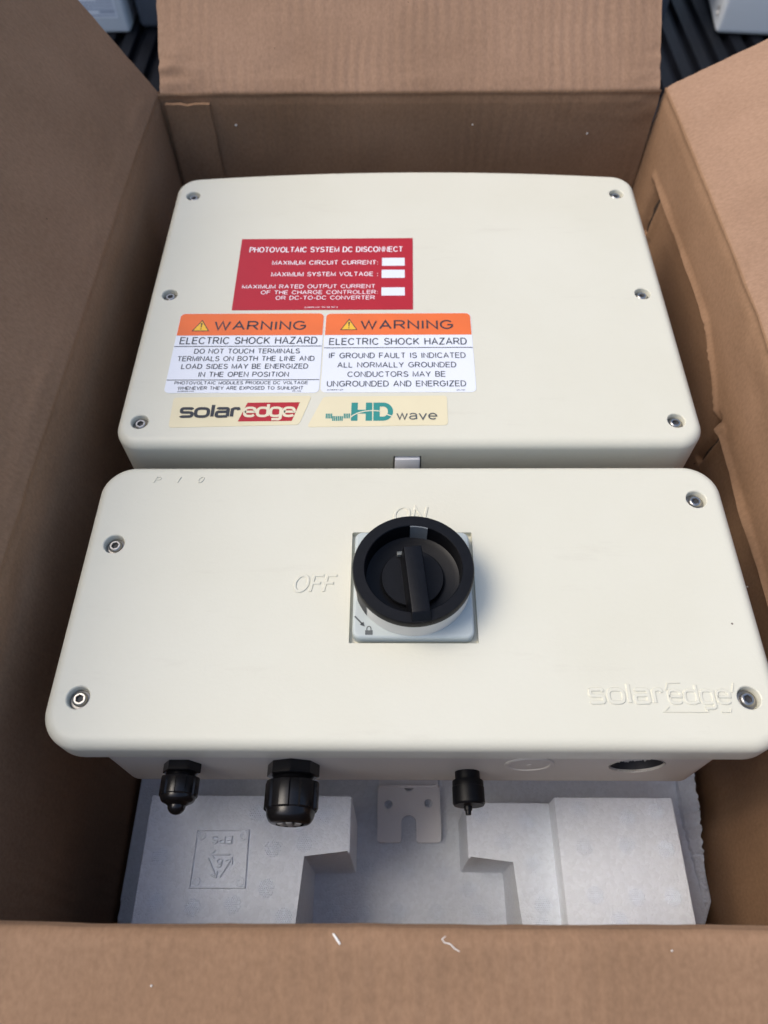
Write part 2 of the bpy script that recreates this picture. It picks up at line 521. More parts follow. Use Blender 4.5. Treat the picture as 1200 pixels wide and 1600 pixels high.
def miter(pts, closed):
    n = len(pts)
    out = []
    for i in range(n):
        p = Vector(pts[i])
        a = Vector(pts[i - 1]) if (i > 0 or closed) else None
        b = Vector(pts[(i + 1) % n]) if (i < n - 1 or closed) else None
        d1 = (p - a).normalized() if a is not None and (p - a).length > 1e-9 else None
        d2 = (b - p).normalized() if b is not None and (b - p).length > 1e-9 else None
        d1 = d1 or d2
        d2 = d2 or d1
        n1, n2 = Vector((-d1.y, d1.x)), Vector((-d2.y, d2.x))
        m = n1 + n2
        if m.length < 0.25:
            out.append(n1)
        else:
            m.normalize()
            out.append(m * min(1.0 / max(m.dot(n1), 0.3), 2.2))
    return out

def stroke(bm, pts, width, z, height=0.0, xf=None):
    """a flat ribbon, or a bevelled ridge of the given height, along a polyline"""
    q = [pts[0]]
    for p in pts[1:]:
        if (Vector(p) - Vector(q[-1])).length > 1e-7:
            q.append(p)
    closed = len(q) > 3 and (Vector(q[0]) - Vector(q[-1])).length < 1e-6
    if closed:
        q = q[:-1]
    if len(q) < 2:
        return
    ms = miter(q, closed)
    h = width / 2
    if height:
        b = min(height * 0.7, h * 0.5)
        sec = [(-h, 0), (-h + b, height), (h - b, height), (h, 0)]
    else:
        sec = [(-h, 0), (h, 0)]
    rows = []
    for p, m in zip(q, ms):
        row = []
        for o, dz in sec:
            x, y = p[0] + m.x * o, p[1] + m.y * o
            if xf:
                x, y = xf(x, y)
            row.append(bm.verts.new((x, y, z + dz)))
        rows.append(row)
    n = len(rows)
    for i in range(n if closed else n - 1):
        a, b = rows[i], rows[(i + 1) % n]
        for k in range(len(sec) - 1):
            bm.faces.new((a[k + 1], a[k], b[k], b[k + 1]))
        if height:
            bm.faces.new((a[0], a[-1], b[-1], b[0]))
    if height and not closed:
        bm.faces.new(rows[0])
        bm.faces.new(list(reversed(rows[-1])))

def write(bm, text, x0, x1, y0, y1, z, weight=0.13, height=0.0, table=GL, gap=0.25, xf=None, thin=1.0):
    """letters filling x0..x1, standing on y0, capitals reaching y1"""
    if table is GL and not height:
        y0, y1 = y0 + 0.04 * (y1 - y0), y1 - 0.06 * (y1 - y0)
    cap = y1 - y0
    sw = weight * cap
    nat = sum(table.get(c, GL.get(c))[0] for c in text) + gap * (len(text) - 1)
    k = (x1 - x0 - sw) / nat
    ky = cap - sw
    x = x0 + sw / 2
    i = 0
    for c in text:
        wd, strokes = table.get(c, GL.get(c))
        for st in strokes:
            i += 1
            stroke(bm, [(x + u * k, y0 + sw / 2 + v * ky) for u, v in st], sw * thin, z + (0 if height else 8e-6 * (i % 7)), height * (1 - 0.035 * (i % 5)), xf)
        x += (wd + gap) * k

def flat(bm, poly, z):
    return bm.faces.new([bm.verts.new((x, y, z)) for x, y in poly])

def sheet(bm, x0, x1, y0, y1, z, r=0.0, nc=5):
    flat(bm, outline(x0, x1, y0, y1, r, nc, 1) if r else [(x0, y0), (x1, y0), (x1, y1), (x0, y1)], z)

def decal(bm, poly, z0, z1):
    """a thin vinyl sticker with a real thickness"""
    loft(bm, [[(x, y, z0) for x, y in poly], [(x, y, z1) for x, y in poly]])

# ================================================================== STRUCTURE: truck bed floor
bm = bmesh.new()
pitch = 0.038
rows = [-1.2, 3.6]
prof = []
x = -1.9
k = 0
while x < 1.9:
    prof += [(x, 0.0), (x + pitch * 0.50, 0.0), (x + pitch * 0.58, -0.011), (x + pitch * 0.92, -0.011)]
    x += pitch
for y0, y1 in zip([-1.2 + 0.4 * i for i in range(12)], [-0.8 + 0.4 * i for i in range(12)]):
    a = [bm.verts.new((px, y0, pz)) for px, pz in prof]
    b = [bm.verts.new((px, y1, pz)) for px, pz in prof]
    for i in range(len(prof) - 1):
        bm.faces.new((a[i], a[i + 1], b[i + 1], b[i]))
bmesh.ops.remove_doubles(bm, verts=bm.verts[:], dist=1e-5)
tag(add('truck_bed_floor', bm, M['bed'], origin=(0, 0, 0), angle=20), kind='structure')

# ================================================================== CARDBOARD BOX
BX0, BX1, BY0, BY1, ZF = -0.2045, 0.2360, 0.0229, 0.6580, 0.325
boxo = thing('cardboard_box', 'open brown corrugated cardboard box with its four flaps folded outward', 'cardboard box', (0.016, 0.34, 0.0))
T = 0.0045

def board(name_wall, name_flap, to3d, a0, a1, theta, L, seed, wall_mat, flap_mat, lean=0.0, lean_from=0.20, amp=0.0014, extra=None, zb=0.006, extra_prof=None, step=0.006, zstep=0.010):
    """one wall and the flap hinged to it; to3d(a, o, z): a runs along the fold, o outward"""
    prof = []                                   # (o, z, normal_o, normal_z, s, is_flap)
    th = math.radians(theta)
    R = 0.0065
    turn = PI / 2 - th
    zt = ZF - R * math.sin(turn) * 0.5
    zs = []
    z = zb
    while z < zt - 0.03:
        zs.append(z)
        z += zstep
    while z < zt:
        zs.append(z)
        z += 0.003
    for z in zs:
        o = lean * max(0.0, (z - lean_from) / (ZF - lean_from))
        prof.append([o, z, -1.0, 0.0, z - ZF, False])
    o0 = lean
    n = 12
    for k in range(n + 1):
        ph = PI / 2 - turn * k / n
        o = o0 + R * (1 - math.cos(PI / 2 - ph)) if True else 0
        zz = zt + R * math.sin(PI / 2 - ph)
        prof.append([o, zz, -math.sin(ph), math.cos(ph), R * turn * (k / n - 0.5), k > n // 2])
    lo, lz = prof[-1][0], prof[-1][1]
    s = 0.0
    while s < L:
        s += 0.003 if s < 0.03 else 0.009
        prof.append([lo + s * math.cos(th), lz + s * math.sin(th), -math.sin(th), math.cos(th), R * turn / 2 + s, True])
    split = [i for i, p in enumerate(prof) if p[5]][0]
    na = int((a1 - a0) / step)
    def point(i, p, side):
        a = a0 + (a1 - a0) * i / na
        if p[5]:                                 # flaps are a hair narrower than the wall
            a = a0 + 0.002 + (a1 - a0 - 0.004) * i / na
        if i in (0, na) and p[4] > 0.004:
            a += 0.0011 * noise.noise(Vector((seed * 3.1, p[4] * 190.0, i)))
        d = amp * noise.noise(Vector((a * 7.0 + seed, p[4] * 9.0, seed * 1.7)))
        d += 0.00035 * noise.noise(Vector((a * 60.0 + seed, p[4] * 60.0, 2.0)))
        # crushed score line at the fold
        d -= 0.0011 * math.exp(-((p[4] + 0.004 + 0.0008 * noise.noise(Vector((a * 30, seed, 0)))) / 0.0022) ** 2)
        d += 0.0006 * math.exp(-((p[4] - 0.010) / 0.004) ** 2) * (0.6 + noise.noise(Vector((a * 24, seed, 5))))
        if extra:
            d += extra(a, p[4])
        if side:
            d -= T
        oo, zz = p[0] + p[2] * d, p[1] + p[3] * d
        if extra_prof and not p[5]:
            oo += extra_prof(a)
        elif extra_prof:
            oo += extra_prof(a)
        return to3d(a, oo, zz), a, p[4]
    for nm, seq, mat in ((name_wall, prof[:split + 1], wall_mat), (name_flap, prof[split:], flap_mat)):
        bm = bmesh.new()
        uvl = bm.loops.layers.uv.new('UVMap')
        grids = []
        uvs = {}
        for side in (0, 1):
            g = []
            for j, p in enumerate(seq):
                row = []
                for i in range(na + 1):
                    q, a, s = point(i, p, side)
                    v = bm.verts.new(q)
                    uvs[v] = (a, s + seed)
                    row.append(v)
                g.append(row)
            grids.append(g)
        m = len(seq)
        def quad(vs, u=None):
            f = bm.faces.new(vs)
            for lp in f.loops:
                lp[uvl].uv = uvs[lp.vert]
        for side, g in enumerate(grids):
            for j in range(m - 1):
                for i in range(na):
                    vs = (g[j][i], g[j][i + 1], g[j + 1][i + 1], g[j + 1][i])
                    quad(vs if not side else tuple(reversed(vs)))
        A, B = grids
        for j in range(m - 1):
            quad((A[j][0], A[j + 1][0], B[j + 1][0], B[j][0]))
            quad((A[j][na], B[j][na], B[j + 1][na], A[j + 1][na]))
        for i in range(na):
            quad((A[0][i], B[0][i], B[0][i + 1], A[0][i + 1]))
            quad((A[m - 1][i], A[m - 1][i + 1], B[m - 1][i + 1], B[m - 1][i]))
        bmesh.ops.recalc_face_normals(bm, faces=bm.faces[:])
        last = add(nm, bm, mat, boxo, angle=60)
    return last

def bow(a, lo, hi, amt):
    t = (a - lo) / (hi - lo)
    return amt * 4 * t * (1 - t)

# left: outward is -x
def dents(seed, n, a0, a1, s0, s1, depth=0.0014):
    rnd = random.Random(seed)
    ds = [(rnd.uniform(a0, a1), rnd.uniform(s0, s1), rnd.uniform(0.006, 0.022), rnd.uniform(0.004, 0.012), rnd.uniform(-PI, PI), rnd.uniform(-1, 1) * depth) for _ in range(n)]
    def f(a, s):
        d = 0.0
        for (ca, cs, la, ls, th, dp) in ds:
            x, y = a - ca, s - cs
            if abs(x) > 0.07 or abs(y) > 0.07:
                continue
            u, v = x * math.cos(th) + y * math.sin(th), -x * math.sin(th) + y * math.cos(th)
            d += dp * math.exp(-(u / la) ** 2 - (v / ls) ** 2)
        return d
    return f
dl = dents(3, 34, 0.05, 0.65, -0.12, 0.20)
def left_dent(a, s):
    d = dl(a, s)
    if s > 0.012:                                   # wrinkles running beside the flap's end
        for c, w_, h_ in ((0.634, 0.0016, 0.0010), (0.622, 0.0022, -0.0008), (0.606, 0.0020, 0.0007)):
            cc = c + 0.004 * noise.noise(Vector((s * 18, c * 40, 0)))
            d += h_ * math.exp(-((a - cc) / w_) ** 2) * (0.5 + noise.noise(Vector((s * 40, c, 3))))
    return d
df = dents(8, 30, -0.2, 0.23, -0.10, 0.20)
def far_dent(a, s):
    d = df(a, s)
    k = math.exp(-((a - BX0) / 0.035) ** 2) + 0.8 * math.exp(-((a - BX1) / 0.03) ** 2)
    if -0.03 < s < 0.035:
        d += 0.0030 * k * noise.noise(Vector((a * 55, s * 120, 9)))
    return d
dn = dents(11, 16, -0.2, 0.23, 0.0, 0.2)
board('side_panel', 'flap', lambda a, o, z: (BX0 - o, a, z), BY0 - 0.004, BY1 + 0.004, 59, 0.225, 1.0, M['card_smooth_shaded'], M['card_smooth_shaded'],
      lean=0.002, extra=left_dent, extra_prof=lambda a: bow(a, BY0, BY1, 0.004))

dr = dents(5, 30, 0.05, 0.65, -0.10, 0.20)
def right_dent(a, s):
    """the buckle that runs along the right wall a few centimetres below the fold"""
    z = s + ZF
    zl = 0.270 if a > 0.43 else (0.270 - 0.025 * (0.43 - a) / 0.08 if a > 0.35 else 0.245)
    zl += 0.0015 * noise.noise(Vector((a * 22, 0, 3)))
    d = dr(a, s)
    if 0.10 < a < 0.62:
        t = z - zl
        d += 0.0036 * math.exp(-(t / 0.0032) ** 2) * (0.6 + 0.8 * abs(noise.noise(Vector((a * 13, 1, 1)))))
        if t < 0:
            d -= 0.0085 * min(1.0, -t / 0.006) * min(1, (0.62 - a) / 0.02) * min(1, (a - 0.10) / 0.02)
    for (ya, za, yb, zbb) in ((0.607, 0.268, 0.611, 0.215), (0.352, 0.252, 0.362, 0.185)):
        if zbb < z < za:
            yl = ya + (yb - ya) * (za - z) / (za - zbb)
            d -= 0.0055 * math.exp(-((a - yl) / 0.0035) ** 2)
            d += 0.0020 * math.exp(-((a - yl + 0.008) / 0.004) ** 2)
    return d

board('side_panel', 'flap', lambda a, o, z: (BX1 + o, a, z), BY0 - 0.004, BY1 + 0.004, 29, 0.225, 2.0, M['card_smooth_shaded'], M['card'],
      lean=0.003, lean_from=0.24, step=0.003, zstep=0.0018, extra=right_dent, extra_prof=lambda a: bow(a, BY0, BY1, 0.004) - 0.002)
# far: outward is +y; front: outward is -y
board('end_panel', 'flap', lambda a, o, z: (a, BY1 + o, z), BX0 - 0.002, BX1 - 0.0030, 39, 0.225, 3.0, M['card_smooth_shaded'], M['card'], amp=0.0016, extra=far_dent)
front_flap = board('end_panel', 'flap', lambda a, o, z: (a, BY0 - o, z), BX0 - 0.002, BX1 + 0.002, -20, 0.225, 4.0, M['card_smooth_shaded'], M['card_smooth_shaded'], amp=0.0022, extra=dn)

def uv_planar(bm, fu):
    uvl = bm.loops.layers.uv.new('UVMap')
    for f in bm.faces:
        for lp in f.loops:
            lp[uvl].uv = fu(lp.vert.co)

bm = bmesh.new()
box(bm, BX0 - 0.003, BX1 + 0.003, BY0 - 0.003, BY1 + 0.003, 0.0005, 0.0055)
uv_planar(bm, lambda c: (c.x, c.y))
add('bottom_panel', bm, M['card_smooth_shaded'], boxo)
# manufacturer's glue tab in the far left corner, turned in from the left wall
bm = bmesh.new()
nz_, nx_ = 30, 6
g = []
for side in (0, 1):
    gg = []
    for j in range(nz_ + 1):
        z = 0.010 + (0.3185 - 0.010) * j / nz_
        row = []
        for i in range(nx_ + 1):
            x = BX0 + 0.0035 + 0.0385 * i / nx_
            if i == nx_:
                x += 0.0007 * noise.noise(Vector((z * 120, 0, 0)))
            y = BY1 - 0.0006 - (0 if side else 0.0036) - 0.0012 * (1 - i / nx_)
            y += 0.0006 * noise.noise(Vector((x * 30, z * 20, side)))
            zz = z + (0.0018 * noise.noise(Vector((x * 190, 2, 0))) if j == nz_ else 0)
            row.append(bm.verts.new((x, y, zz)))
        gg.append(row)
    g.append(gg)
for side, gg in enumerate(g):
    for j in range(nz_):
        for i in range(nx_):
            vs = (gg[j][i], gg[j][i + 1], gg[j + 1][i + 1], gg[j + 1][i])
            bm.faces.new(vs if side == 0 else tuple(reversed(vs)))
A, B = g
for j in range(nz_):
    bm.faces.new((A[j][nx_], B[j][nx_], B[j + 1][nx_], A[j + 1][nx_]))
    bm.faces.new((A[j][0], A[j + 1][0], B[j + 1][0], B[j][0]))
for i in range(nx_):
    bm.faces.new((A[nz_][i], A[nz_][i + 1], B[nz_][i + 1], B[nz_][i]))
    bm.faces.new((A[0][i], B[0][i], B[0][i + 1], A[0][i + 1]))
bmesh.ops.recalc_face_normals(bm, faces=bm.faces[:])
uv_planar(bm, lambda c: (c.x, c.z))
add('glue_tab', bm, M['card_smooth_shaded'], boxo, angle=50)

# dark scuffed tear on the right flap
def flap_right(a, s, up=0.0):
    th = math.radians(29)
    o = 0.003 + 0.004 + s * math.cos(th) - math.sin(th) * up
    return (BX1 + o, a, ZF + 0.001 + s * math.sin(th) + math.cos(th) * up)
bm = bmesh.new()
def tear_line(pts, w_):
    for (a, s), (b, t_) in zip(pts, pts[1:]):
        d = Vector((b - a, t_ - s)).normalized()
        nx, ny = -d.y * w_, d.x * w_
        bm.faces.new([bm.verts.new(flap_right(*p, 0.0022)) for p in ((a - nx, s - ny), (b - nx, t_ - ny), (b + nx, t_ + ny), (a + nx, s + ny))])
TEAR = (0.567, 0.010)
ta, ts = TEAR
tear_line([(ta, ts), (ta + .003, ts + .003), (ta + .002, ts + .007), (ta + .006, ts + .011)], 0.0005)
tear_line([(ta + .002, ts + .007), (ta + .005, ts + .006), (ta + .007, ts + .009)], 0.0008)
tear_line([(ta, ts), (ta - .003, ts - .002), (ta - .006, ts - .005)], 0.00022)
add('tear', bm, M['tear'], boxo)
# two slits where the right wall has buckled and split
def wall_right(a, z):
    s = z - ZF
    o = 0.003 * max(0.0, (z - 0.24) / (ZF - 0.24)) + bow(a, BY0, BY1, 0.004) - 0.002
    d = 0.0014 * noise.noise(Vector((a * 7.0 + 2.0, s * 9.0, 3.4))) + 0.00035 * noise.noise(Vector((a * 60.0 + 2.0, s * 60.0, 2.0))) + right_dent(a, s)
    return (BX1 + o - d - 0.0012, a, z)
for (ya, za, yb, zbb) in ((0.6075, 0.272, 0.6115, 0.212), (0.352, 0.256, 0.363, 0.180)):
    bm = bmesh.new()
    L_, R_ = [], []
    for k in range(15):
        u = k / 14
        a = ya + (yb - ya) * u + 0.0012 * noise.noise(Vector((u * 5, ya * 30, 0)))
        z = za + (zbb - za) * u
        w_ = 0.0010 * math.sin(PI * min(1, u * 0.8 + 0.1)) + 0.0002
        L_.append(bm.verts.new(wall_right(a - w_, z)))
        R_.append(bm.verts.new(wall_right(a + w_, z)))
    for k in range(14):
        bm.faces.new((L_[k], R_[k], R_[k + 1], L_[k + 1]))
    add('tear', bm, M['tear'], boxo)

# ================================================================== FOAM TRAY
tray = thing('foam_tray', 'white moulded polystyrene packing tray under the inverter at the bottom of the box', 'foam packing', (0.01, 0.33, 0.0055))
bm = bmesh.new()
FZ = 0.058
prism(bm, [(-0.2015, 0.0275), (0.2190, 0.0275), (0.2335, 0.055), (0.2345, 0.645), (-0.2030, 0.645), (-0.2030, 0.053), (-0.2000, 0.042)], 0.0056, FZ, 0.002, 3)
EB = 0.0016
prism(bm, [(-0.1618, 0.0280), (-0.0590, 0.0280), (-0.0590, 0.0722), (-0.0280, 0.0722), (-0.0280, 0.1078), (-0.1618, 0.1078)], FZ - 0.001, 0.155, EB)
prism(bm, [(0.0816, 0.0282), (0.1085, 0.0282), (0.1085, 0.1098), (0.0499, 0.1098), (0.0499, 0.0732), (0.0816, 0.0732)], FZ - 0.001, 0.126, EB)
prism(bm, [(0.1078, 0.0279), (0.1875, 0.0279), (0.1875, 0.1094), (0.1078, 0.1094)], FZ - 0.001, 0.1465, EB)
# ledges the inverter's back rests on
prism(bm, [(-0.16, 0.33), (0.18, 0.33), (0.18, 0.42), (-0.16, 0.42)], FZ - 0.001, 0.1198, EB)
prism(bm, [(-0.16, 0.47), (0.18, 0.47), (0.18, 0.56), (-0.16, 0.56)], FZ - 0.001, 0.1198, EB)
# dotted vent marks of the mould
def vent(cx, cy, z, R=0.0052):
    d = 0.00135
    for i in range(-5, 6):
        for j in range(-5, 6):
            x, y = (i + 0.5 * (j % 2)) * d, j * d * 0.87
            if math.hypot(x, y) > R or random.random() < 0.08:
                continue
            r = 0.00056
            h = 0.0013
            base = [bm.verts.new((cx + x + r * math.cos(a), cy + y + r * math.sin(a), z - 0.0001)) for a in (0, 1.26, 2.51, 3.77, 5.03)]
            top = bm.verts.new((cx + x, cy + y, z + h))
            for q in range(5):
                bm.faces.new((base[q], base[(q + 1) % 5], top))
for x, y in ((-0.090, 0.096), (-0.062, 0.090), (-0.078, 0.075), (-0.058, 0.078), (-0.045, 0.096), (-0.080, 0.052), (-0.100, 0.043), (-0.125, 0.041), (-0.148, 0.044), (-0.150, 0.070), (-0.068, 0.036)):
    vent(x, y, 0.155)
for x, y in ((0.060, 0.101), (0.075, 0.084), (0.092, 0.098), (0.093, 0.070), (0.097, 0.046), (0.096, 0.034)):
    vent(x, y, 0.126)
for x, y in ((0.124, 0.101), (0.155, 0.096), (0.175, 0.100), (0.124, 0.078), (0.152, 0.079), (0.177, 0.077), (0.127, 0.050), (0.153, 0.049), (0.176, 0.049), (0.140, 0.036)):
    vent(x, y, 0.1465)
for x, y in ((-0.020, 0.075), (0.010, 0.073), (0.036, 0.073), (0.055, 0.062), (-0.045, 0.047), (-0.022, 0.046), (0.004, 0.047), (0.031, 0.047), (0.062, 0.047), (-0.188, 0.090), (-0.186, 0.066)):
    vent(x, y, FZ)
# recycling mark, upside down from here
zt = 0.1551
mk = (-0.1113, 0.0690)
rot = lambda x, y: (2 * mk[0] - x, 2 * mk[1] - y)
stroke(bm, [(-0.1281, 0.0858), (-0.0946, 0.0858), (-0.0937, 0.0522), (-0.1284, 0.0522), (-0.1281, 0.0858)], 0.0012, zt, 0.0014)
for x, y in ((-0.1250, 0.0826), (-0.0978, 0.0826), (-0.1250, 0.0556), (-0.0972, 0.0556)):
    lathe(bm, [(0.0030, 0), (0.0028, 0.0007), (0.0019, 0.0007), (0.0017, 0.0001), (0.0009, 0.0003)], (x, y, zt), n=16, cap=False)
write(bm, 'EPS', -0.1180, -0.1046, 0.0556, 0.0606, zt, 0.18, 0.0014, xf=rot)
write(bm, '6', -0.1134, -0.1092, 0.0688, 0.0746, zt, 0.18, 0.0014, xf=rot)
c_, r_ = (mk[0], 0.0662), 0.0102
tri = [(c_[0] + r_ * math.cos(math.radians(a)), c_[1] + r_ * math.sin(math.radians(a))) for a in (270, 30, 150)]
for i in range(3):
    a, b = Vector(tri[i]), Vector(tri[(i + 1) % 3])
    d = (b - a).normalized()
    n_ = Vector((-d.y, d.x))
    p, q = a + d * 0.0026, b - d * 0.0034
    stroke(bm, [tuple(p), tuple(q)], 0.0013, zt, 0.0014)
    stroke(bm, [tuple(q - d * 0.0020 + n_ * 0.0024), tuple(q + d * 0.0010), tuple(q - d * 0.0020 - n_ * 0.0024)], 0.0011, zt, 0.0012)
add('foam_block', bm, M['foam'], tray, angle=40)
# snapped-off rim along the right edge
bm = bmesh.new()
n = 70
rowsA = []
for i in range(n + 1):
    t = i / n
    y = 0.050 + 0.100 * t
    w_ = 0.0015 + 0.0075 * min(1, t * 1.6) + 0.0012 * noise.noise(Vector((y * 220, 1, 0)))
    xr = 0.2335 - 0.0045 * (1 - t) + 0.0012 * noise.noise(Vector((y * 260, 7, 0)))
    h = 0.001 + 0.016 * min(1, t * 1.5) + 0.004 * noise.noise(Vector((y * 180, 4, 0))) + 0.0025 * noise.noise(Vector((y * 600, 4, 2)))
    h = max(h, 0.0005)
    xl = xr - w_
    row = []
    for k in range(7):
        u = k / 6
        x = xl + (xr - xl) * u
        zz = FZ + h * (0.35 + 0.65 * u) + 0.0016 * noise.noise(Vector((x * 700, y * 700, 3)))
        row.append(bm.verts.new((x, y, zz)))
    row.insert(0, bm.verts.new((xl - 0.0006, y, FZ - 0.001)))
    row.append(bm.verts.new((xr + 0.0004, y, FZ - 0.001)))
    rowsA.append(row)
for a, b in zip(rowsA, rowsA[1:]):
    for k in range(len(a) - 1):
        bm.faces.new((a[k], a[k + 1], b[k + 1], b[k]))
bm.faces.new(rowsA[0])
bm.faces.new(list(reversed(rowsA[-1])))
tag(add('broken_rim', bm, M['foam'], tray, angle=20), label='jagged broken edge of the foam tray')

# ================================================================== MOUNTING BRACKET
br = thing('mounting_bracket', 'white metal bracket plate with two holes and an open slot, lying on the white foam', 'bracket', (0.0115, 0.2, FZ + 0.0005))
cu = bpy.data.curves.new('bracket_plate', 'CURVE')
cu.dimensions = '2D'
cu.fill_mode = 'BOTH'
cu.extrude = 0.0011
cu.bevel_depth = 0.0
def ring2d(pts):
    sp = cu.splines.new('POLY')
    sp.points.add(len(pts) - 1)
    for p, (x, y) in zip(sp.points, pts):
        p.co = (x, y, 0, 1)
    sp.use_cyclic_u = True
def corner(cx, cy, r, a0, a1, n=5):
    return [(cx + r * math.cos(math.radians(a0 + (a1 - a0) * k / n)), cy + r * math.sin(math.radians(a0 + (a1 - a0) * k / n))) for k in range(n + 1)]
bx0, bx1, by0 = -0.0127, 0.0360, 0.0926
plate = corner(bx0 + .003, by0 + .003, .003, 180, 270) + corner(.0056 - .002, by0 + .002, .002, 270, 360) + \
    corner(.0114, .1063, .0058, 180, 0, 14) + corner(.0172 + .002, by0 + .002, .002, 180, 270) + corner(bx1 - .003, by0 + .003, .003, 270, 360) + \
    [(bx1, 0.1335), (0.0168, 0.1335), (0.0135, 0.1300), (0.0100, 0.1300), (0.0067, 0.1335), (bx0, 0.1335)]
ring2d(plate)
for hx, hy in ((-0.0042, 0.1200), (0.0267, 0.1208)):
    ring2d([(hx + 0.0032 * math.cos(2 * PI * k / 20), hy + 0.0032 * math.sin(2 * PI * k / 20)) for k in range(20)])
tmp = bpy.data.objects.new('tmp', cu)
COL.objects.link(tmp)
bpy.context.view_layer.update()
me = bpy.data.meshes.new_from_object(tmp.evaluated_get(bpy.context.evaluated_depsgraph_get()))
bpy.data.objects.remove(tmp)
bm = bmesh.new()
bm.from_mesh(me)
bpy.data.meshes.remove(me)
bmesh.ops.translate(bm, verts=bm.verts[:], vec=(0, 0, FZ + 0.0062))
add('hook_plate', bm, M['white_metal'], br)
bm = bmesh.new()
box(bm, bx0 + 0.001, bx1 - 0.001, 0.1325, 0.30, FZ + 0.0004, FZ + 0.0030, 0.0005)
box(bm, bx0 + 0.001, bx1 - 0.001, 0.1322, 0.1350, FZ + 0.0010, FZ + 0.0076, 0.0005)
add('rear_plate', bm, M['white_metal'], br)

# ================================================================== SOLAR INVERTER
PZ = 0.300
IX0, IX1 = -0.1806, 0.1990
WY = 0.1030
inv = thing('solar_inverter', 'cream solar inverter with black rotary disconnect switch, warning stickers and cable glands', 'inverter', (0.009, 0.34, 0.120))

UY0, UY1 = 0.2905, 0.5745
def arch(x, y):
    t = max(0.0, (y - UY0) / (UY1 - UY0))
    u = (x - 0.009) / 0.186
    return (x, y + 0.0098 * (1 - u * u) * t)

bm = bmesh.new()
slab(bm, IX0, IX1, UY0, UY1, 0.017, 0.262, PZ, rf=0.0065, rb=0.001, seg=9, warp=arch, ne=24, nc=12)
cover = add('inverter_cover', bm, M['cream'], inv)
SCREWS_U = [(-0.1652, 0.5492), (0.1824, 0.5484), (-0.1653, 0.4300), (0.1823, 0.4290), (-0.1653, 0.3091), (0.1824, 0.3092)]
SCREWS_L = [(-0.1633, 0.2172), (0.1818, 0.2482), (-0.1633, 0.1254), (0.1820, 0.1262)]
HR = 0.0060
def recess(bm, x, y, r=HR, depth=0.0050):
    lathe(bm, [(r * 0.93, -depth), (r, -0.0005), (r + 0.0005, 0.0), (r + 0.0010, 0.0010)], (x, y, PZ), n=40)
cut = bmesh.new()
for x, y in SCREWS_U:
    recess(cut, x, y, 0.0056)
# notch in the cover's front wall
box(cut, -0.0003, 0.0180, UY0 - 0.002, UY0 + 0.004, 0.255, 0.2872)
carve(cover, cut)
bm = bmesh.new()
box(bm, 0.0008, 0.0172, UY0 - 0.0012, UY0 + 0.0050, 0.257, 0.2850, 0.0008)
add('latch_tab', bm, M['white_metal'], inv)

bm = bmesh.new()
slab(bm, IX0 + 0.012, IX1 - 0.012, UY0 + 0.012, UY1 - 0.008, 0.012, 0.1200, 0.2615, rf=0.002, rb=0.004, seg=4)
add('inverter_housing', bm, M['body'], inv)

LY0, LY1 = 0.0998, 0.2745
bm = bmesh.new()
slab(bm, IX0, IX1, LY0, LY1, 0.0205, 0.2812, PZ, rf=0.0065, rb=0.0008, seg=9, ne=24, nc=12)
lid = add('switch_cover', bm, M['cream'], inv)
cut = bmesh.new()
for x, y in SCREWS_L:
    recess(cut, x, y, HR)
slab(cut, -0.0242, 0.0456, 0.1556, 0.2250, 0.0008, PZ - 0.0035, PZ + 0.01, rf=0.0005, seg=2, ne=2, nc=3)
carve(lid, cut)

# cast lower housing with its opening and knock-out
bm = bmesh.new()
slab(bm, -0.1587, 0.1755, WY, LY1 - 0.010, 0.009, 0.2140, 0.2800, rf=0.0008, rb=0.007, seg=6)
bodyo = add('switch_housing', bm, M['body'], inv)
cut = bmesh.new()
lathe(cut, [(0.0152, -0.002), (0.0152, 0.0), (0.0146, 0.001), (0.0146, 0.030)][::-1] if False else [(0.0150, -0.030), (0.0150, 0.002)], (0.1325, WY, 0.2562), axis='Y', n=48)
# ring groove of the knock-out
carve(bodyo, cut)
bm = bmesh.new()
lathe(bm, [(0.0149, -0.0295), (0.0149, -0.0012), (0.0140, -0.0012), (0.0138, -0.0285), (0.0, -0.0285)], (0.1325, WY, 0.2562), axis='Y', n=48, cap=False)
add('conduit_shade_liner', bm, M['shadow_slot'], inv)  # dark liner: the shade inside the hole, put in as colour
bm = bmesh.new()
n = 64
r0, r1 = [], []
for k in range(n):
    a = 2 * PI * k / n
    dp = 0.0085 + 0.0022 * noise.noise(Vector((math.cos(a) * 3, math.sin(a) * 3, 1))) + 0.0012 * noise.noise(Vector((k * 0.9, 0, 4)))
    r0.append((0.1325 + 0.0146 * math.cos(a), WY - 0.0003, 0.2562 + 0.0146 * math.sin(a)))
    r1.append((0.1325 + 0.0136 * math.cos(a), WY + dp, 0.2562 + 0.0136 * math.sin(a)))
loft(bm, [r0, r1], False, False)
add('conduit_sleeve', bm, M['body'], inv)
bm = bmesh.new()
inner, outer = [], []                                   # torn flash left along the lower lip of the opening
n = 60
for k in range(n + 1):
    u = k / n
    a = math.radians(200 + 138 * u)
    t_ = math.sin(PI * u) ** 0.5
    r = 0.0149 - t_ * (0.0022 + 0.0022 * noise.noise(Vector((u * 9, 0, 1))) + 0.0016 * noise.noise(Vector((u * 37, 3, 1))))
    yy = WY - 0.0001 + 0.0008 * noise.noise(Vector((u * 16, 5, 0)))
    inner.append(bm.verts.new((0.1325 + r * math.cos(a), yy, 0.2562 + r * math.sin(a))))
    outer.append(bm.verts.new((0.1325 + 0.0150 * math.cos(a), WY + 0.0004, 0.2562 + 0.0150 * math.sin(a))))
for k in range(n):
    bm.faces.new((outer[k], outer[k + 1], inner[k + 1], inner[k]))
add('ragged_lip', bm, M['lint'], inv)
bm = bmesh.new()
